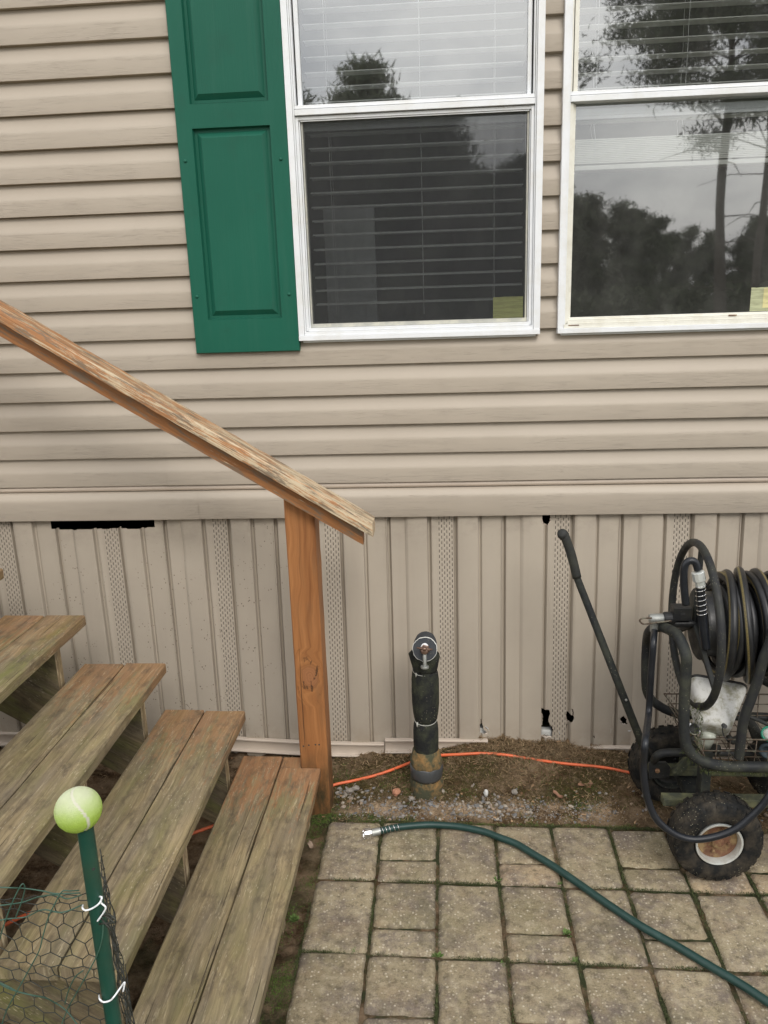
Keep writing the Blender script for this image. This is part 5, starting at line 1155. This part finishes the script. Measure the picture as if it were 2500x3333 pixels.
# loose top loops, standing proud like in the photo
mb = MB()
for (xc, R_, sk, ph) in ((.815, .150, .030, 0), (.868, .158, .045, .5), (.925, .153, .030, 1.), (.985, .156, .028, .4), (1.05, .150, .03, 0)):
    mb.tube([(xc+sk*math.cos(a+ph), RC.y+R_*math.cos(a), RC.z-.004+R_*math.sin(a)) for a in [2*PI*k/56 for k in range(56)]], .0130, 14, closed=True, n0=(math.sin(ph*1.3-.75)*-1, -math.cos(ph*1.3-.75), 0))
part('loose_loops', mb, MT['bhose'], coil, True)
# hose end with coupling and spring, clipped inside the hoop
mb = MB(); E_ = A([(2232, 1968), (2226, 1900), (2228, 1845), (2243, 1826), (2262, 1830), (2272, 1855)], -.60); mb.tube(catmull(E_, 8), .0105, 12); E2 = A([(2278, 1895), (2282, 1950), (2286, 2000), (2292, 2060), (2298, 2110)], -.60); mb.tube(catmull(E2, 8), .0120, 12); part('hose_end', mb, MT['lhose'], coil, True)
mb = MB(); c0 = aty(2271, 1862, -.60); dd = (E2[0]-c0).normalized(); mb.lathe(c0, dd, [(.012, -.002), (.0175, 0), (.0178, .024), (.0135, .027), (.0135, .044)], 12); part('coupling', mb, MT['rim'], coil, True, angle=25)
mb = MB(); spring(mb, [E2[0]+dd*.006, E2[1], E2[2]], .0135, .0012, 7); part('spring_guard', mb, MT['chrome'], coil, True)
# leader hose hanging in a loop in front of the wheel
Ld = A([(2130, 2052)], YM)+A([(2127, 2092), (2119, 2200), (2111, 2327)], -.56)+A([(2101, 2406), (2095, 2485), (2098, 2548), (2111, 2611), (2136, 2665), (2177, 2703), (2221, 2725), (2269, 2732), (2332, 2722), (2396, 2697), (2443, 2659), (2481, 2621), (2510, 2580)], -.775)+A([(2560, 2500)], -.76)+[Vector((1.13, -.72, .36)), Vector((1.2, -.69, .40))]
mb = MB(); mb.tube(catmull(Ld, 10), [.0098]*(10*(len(Ld)-1)+1), 14); tag(part('leader_hose', mb, MT['lhose'], None, True), 'black hose hanging in a deep loop in front of the near wheel', 'hose')
Lb = A([(2405, 2468), (2410, 2421), (2421, 2342), (2443, 2279), (2467, 2212), (2484, 2146), (2505, 2090), (2530, 2000)], -.665)
mb = MB(); mb.tube(catmull(Lb, 8), .0135, 14); part('brace_tube', mb, MT['steel'], cart, True); mb = MB(); mb.tube(catmull(A([(2430, 2160), (2470, 2205), (2530, 2240)], -.40), 6), .012, 12); part('brace_tube', mb, MT['steel'], cart, True)
# things in the basket
bk = thing('plastic_scoop', 'mouldy off white plastic container lying tilted in the basket', 'container', aty(2310, 2380, -.55))
def rr(c, ex, ey, w, h, rad, n=6):
    out = []
    for sx, sy, a0_ in ((1, 1, 0), (-1, 1, PI/2), (-1, -1, PI), (1, -1, 3*PI/2)):
        for k in range(n+1):
            a = a0_+PI/2*k/n; out.append(c+ex*(sx*(w-rad)+rad*math.cos(a))+ey*(sy*(h-rad)+rad*math.sin(a)))
    return out
tl = A([(2330, 2245)], -.50)[0]; br = A([(2327, 2374)], -.60)[0]; axx = (br-tl).normalized(); ex = Vector((1, .10, .10)).normalized(); ey = axx.cross(ex).normalized(); ex = ey.cross(axx).normalized()
mb = MB(); Ls = (br-tl).length; rings = []
for f, w, h, rad in ((-.06, .076, .050, .022), (.0, .078, .052, .022), (.12, .076, .051, .022), (.45, .064, .046, .020), (.8, .052, .040, .018), (.97, .047, .037, .016), (1.02, .040, .031, .014), (1.03, .02, .015, .007)):
    rings.append(rr(tl+axx*Ls*f+ex*(-.006*f), ex, ey, w, h, rad))
m = len(rings[0]); mb.add([p for r_ in rings for p in r_], [(i*m+k, i*m+(k+1) % m, (i+1)*m+(k+1) % m, (i+1)*m+k) for i in range(len(rings)-1) for k in range(m)]+[tuple((len(rings)-1)*m+k for k in range(m))])
part('shell', mb, MT['mould'], bk, True, angle=60)
mb = MB(); mb.tube(rr(tl-axx*Ls*.06, ex, ey, .077, .051, .022), .004, 8, closed=True); part('rim', mb, MT['blackp'], bk, True)
hh = aty(2359, 2364, -.672); mb = MB(); mb.lathe(hh, (0, -1, .3), [(.0065, -.01), (.0065, .0015)], 16); part('hole', mb, MT['darkgap'], bk)
mb = MB(); mb.tube(catmull(A([(2360, 2363), (2353, 2366), (2352, 2380), (2358, 2398), (2368, 2408)], -.677), 6), .0017, 6); part('cord_loop', mb, MT['blackp'], bk, True)
t = thing('hose_nozzle', 'metal rimmed black hose connector lying in the basket corner', 'hose connector', aty(2265, 2400, -.58))
c0 = aty(2260, 2372, -.60); d = Vector((.1, -.75, .62)).normalized(); mb = MB(); mb.lathe(c0, d, [(.013, -.04), (.0165, -.02), (.0185, -.018), (.0185, .0), (.0150, .002), (.0135, -.004), (.012, -.02)], 28, cap=False); part('ring', mb, MT['chrome'], t, True, angle=40)
mb = MB(); mb.lathe(c0, -d, [(.013, .01), (.015, .03), (.0145, .06), (.012, .085)], 20); mb.tube(catmull([c0-d*.06, c0+Vector((.02, .04, -.07)), c0+Vector((.06, .05, -.09)), c0+Vector((.085, .03, -.085))], 6), .014, 12); part('body', mb, MT['grip'], t, True)
mb = MB(); c1 = aty(2303, 2398, -.58); mb.lathe(c1, (.15, -.3, 1), [(.020, -.035), (.021, -.01), (.021, .012), (.016, .020), (.004, .023)], 24); tag(part('clear_cup', mb, MT['clearp'], None, True), 'small cloudy clear plastic cup beside the metal connector', 'cup')
t = thing('spray_nozzle', 'teal ringed garden spray head lying in the basket by the picture edge', 'spray nozzle', aty(2490, 2400, -.56))
c2 = aty(2503, 2389, -.58); d = Vector((-.25, -.8, .5)).normalized(); mb = MB(); mb.lathe(c2, d, [(.018, -.03), (.022, -.01), (.0225, .004), (.019, .008), (.0165, .004), (.0165, -.003)], 28, cap=False); part('ring', mb, MT['teal'], t, True)
mb = MB(); mb.lathe(c2, d, [(.0165, -.02), (.0165, .001), (.01, .002)], 24); part('face', mb, MT['mould'], t, True)
mb = MB(); mb.tube(catmull([c2-d*.03, c2-d*.06+Vector((-.02, 0, -.02)), aty(2450, 2365, -.48), aty(2425, 2345, -.45)], 6), .016, 12); mb.tube(catmull(A([(2440, 2333), (2470, 2345), (2520, 2368)], -.55), 4), .006, 8); part('body', mb, MT['grip'], t, True)
mb = MB(); mb.lathe(aty(2500, 2448, -.57), (-.5, -.8, 0), [(.024, -.03), (.026, 0), (.018, .002), (.014, -.01)], 24); part('hose_socket', mb, MT['bluep'], t, True)
mb = MB(); pts = A([(2370, 2400), (2385, 2412), (2400, 2405), (2418, 2402)], -.5); mb.tube(catmull(pts, 5), .011, 10); tag(part('hose_washer', mb, MT['grip'], None, True), 'small dark fitting between container and spray head in the basket', 'fitting')

# ------------------------------------------------------------------ the pines behind the camera, seen in the glass
def pine_crown(seed, H, c0, wid, n, blob, taper, lf=1.):
    rnd = random.Random(seed); V = []; Fc = []
    nb = int(H*5)
    cl = []
    for i in range(nb):
        h = c0+(H-c0)*(i+rnd.random())/nb; f = (h-c0)/(H-c0); R = wid*(1-f)**taper*(.55+.6*rnd.random())+.12*wid*.5; a = rnd.uniform(0, 2*PI)
        for q in range(3): rr_ = R*rnd.uniform(.35, 1); cl.append((math.cos(a)*rr_, math.sin(a)*rr_, h+rnd.uniform(-.2, .25)+.12*rr_))
    for k in range(n):
        c = cl[rnd.randrange(len(cl))]; p = Vector(c)+Vector((rnd.gauss(0, blob), rnd.gauss(0, blob), rnd.gauss(0, blob*.55)))
        d = Vector((rnd.gauss(0, 1), rnd.gauss(0, 1), rnd.gauss(0, 1)+.5)).normalized(); s_ = d.orthogonal().normalized(); l = rnd.uniform(.10, .24)*lf; w = rnd.uniform(.012, .028)*lf; o = len(V)
        V += [p-s_*w, p+s_*w, p+d*l]; Fc.append((o, o+1, o+2))
    mb = MB(); mb.v = [tuple(v) for v in V]; mb.f = Fc; mb.uv = [None]*len(Fc); mb.mi = [0]*len(Fc); return mb, cl
def pine(seed, H, c0, wid, n, blob, r0, taper, mat, lean=.0, lf=1.):
    mb, cl = pine_crown(seed, H, c0, wid, n, blob, taper, lf); cm = mesh_from('crown', mb, mat, False, 0, False)
    mb = MB(); rnd = random.Random(seed+1); ax_ = [(lean*h+.05*math.sin(h*1.3), .04*math.sin(h), h) for h in np.linspace(-.3, H*.96, 16)]; mb.tube(ax_, list(np.linspace(r0, r0*.18, 16)), 10)
    for c in cl[::3]:
        b0 = Vector((lean*c[2], 0, max(.5, c[2]-.5))); mb.tube([b0, b0.lerp(Vector(c), .5)+Vector((0, 0, .1)), Vector(c)], [r0*.2, r0*.13, r0*.05], 4)
    for k in range(9):
        h = rnd.uniform(.25, .9)*c0; a = rnd.uniform(0, 6.28); l = rnd.uniform(.6, 1.8); b0 = Vector((lean*h, 0, h)); mb.tube([b0, b0+Vector((math.cos(a)*l*.5, math.sin(a)*l*.5, .05)), b0+Vector((math.cos(a)*l, math.sin(a)*l, -.15))], [r0*.16, r0*.1, r0*.03], 4)
    return cm, mesh_from('trunk', mb, MT['pinet'], True, 0, True)
def plant(proto, x, y, s, rz, label, group):
    t = bpy.data.objects.new('pine_tree', None); COL.objects.link(t); t.matrix_basis = Matrix.Translation((x, y, -.09))@Matrix.Rotation(rz, 4, 'Z')@Matrix.Diagonal((s, s, s, 1)); tag(t, label, 'tree', group)
    for nm, me in zip(('crown', 'trunk'), proto):
        o = bpy.data.objects.new(nm, me); COL.objects.link(o); o.parent = t
    return t
far_p = [pine(11+i, h, c, w, 9000, .26, .15, tp, MT['pinef'], 0, 1.7) for i, (h, c, w, tp) in enumerate(((7.2, 1.0, 2.3, .6), (8.4, 1.4, 2.5, .65), (6.2, .6, 2.2, .55)))]
big_p = [pine(31, 11.5, 5.6, 3.3, 52000, .26, .145, .45, MT['pinec'], -.02, .8), pine(32, 10.5, 4.8, 2.4, 30000, .24, .11, .5, MT['pinec'], .03, .8)]
# mirror positions: a reflection seen at (x, y>0) comes from (x, -y)
def mir(u, v, d): p = aty(u, v, d); return p.x, p.z
rnd = random.Random(5)
xs_ = np.linspace(-20, 24, 84)
for i, x in enumerate(xs_):
    x = float(x)+rnd.uniform(-.5, .5); y = -35+rnd.uniform(-5, 5)
    top = 10.6 if x < -1.5 else (9.2 if x < .8 else 6.9)       # the wood steps down to the right
    if 5 < x: top = 5.9
    if x > 9.6: top = 4.6
    pr = far_p[i % 3]; Hh = (7.2, 8.4, 6.2)[i % 3]
    plant(pr, x, y, (top*rnd.uniform(.74, 1.0))/Hh, rnd.uniform(0, 6), 'pine in the dark wood edge mirrored in the window glass', 'wood edge pines reflected in the windows')
for (u, v, d, i) in ((2350, 870, 17, 0), (2475, 870, 16, 1)):
    x, z = mir(u, v, d); plant(big_p[i], x, -d, 1.0, 2.2*i, ('tall pine with a long bare trunk mirrored in the right window', 'second tall pine mirrored at the right window edge')[i], None)

V = []; Fc = []
for k in range(26000):
    x = rnd.uniform(-24, 28); y = -29+rnd.uniform(-2.5, 2.5); h = (1.7+.9*nz(x, 0, 0, .8))*rnd.random()**.8
    p = Vector((x, y, h-.05)); d = Vector((rnd.gauss(0, 1), rnd.gauss(0, 1), rnd.gauss(0, 1)+.6)).normalized(); s_ = d.orthogonal().normalized(); o = len(V)
    V += [p-s_*.06, p+s_*.06, p+d*.32]; Fc.append((o, o+1, o+2))
mb = MB(); mb.v = [tuple(v) for v in V]; mb.f = Fc; mb.uv = [None]*len(Fc); mb.mi = [0]*len(Fc)
tag(part('wood_undergrowth', mb, MT['pinef'], None, fix=False), 'dark undergrowth below the wood edge mirrored in the windows', 'undergrowth', kind='stuff')
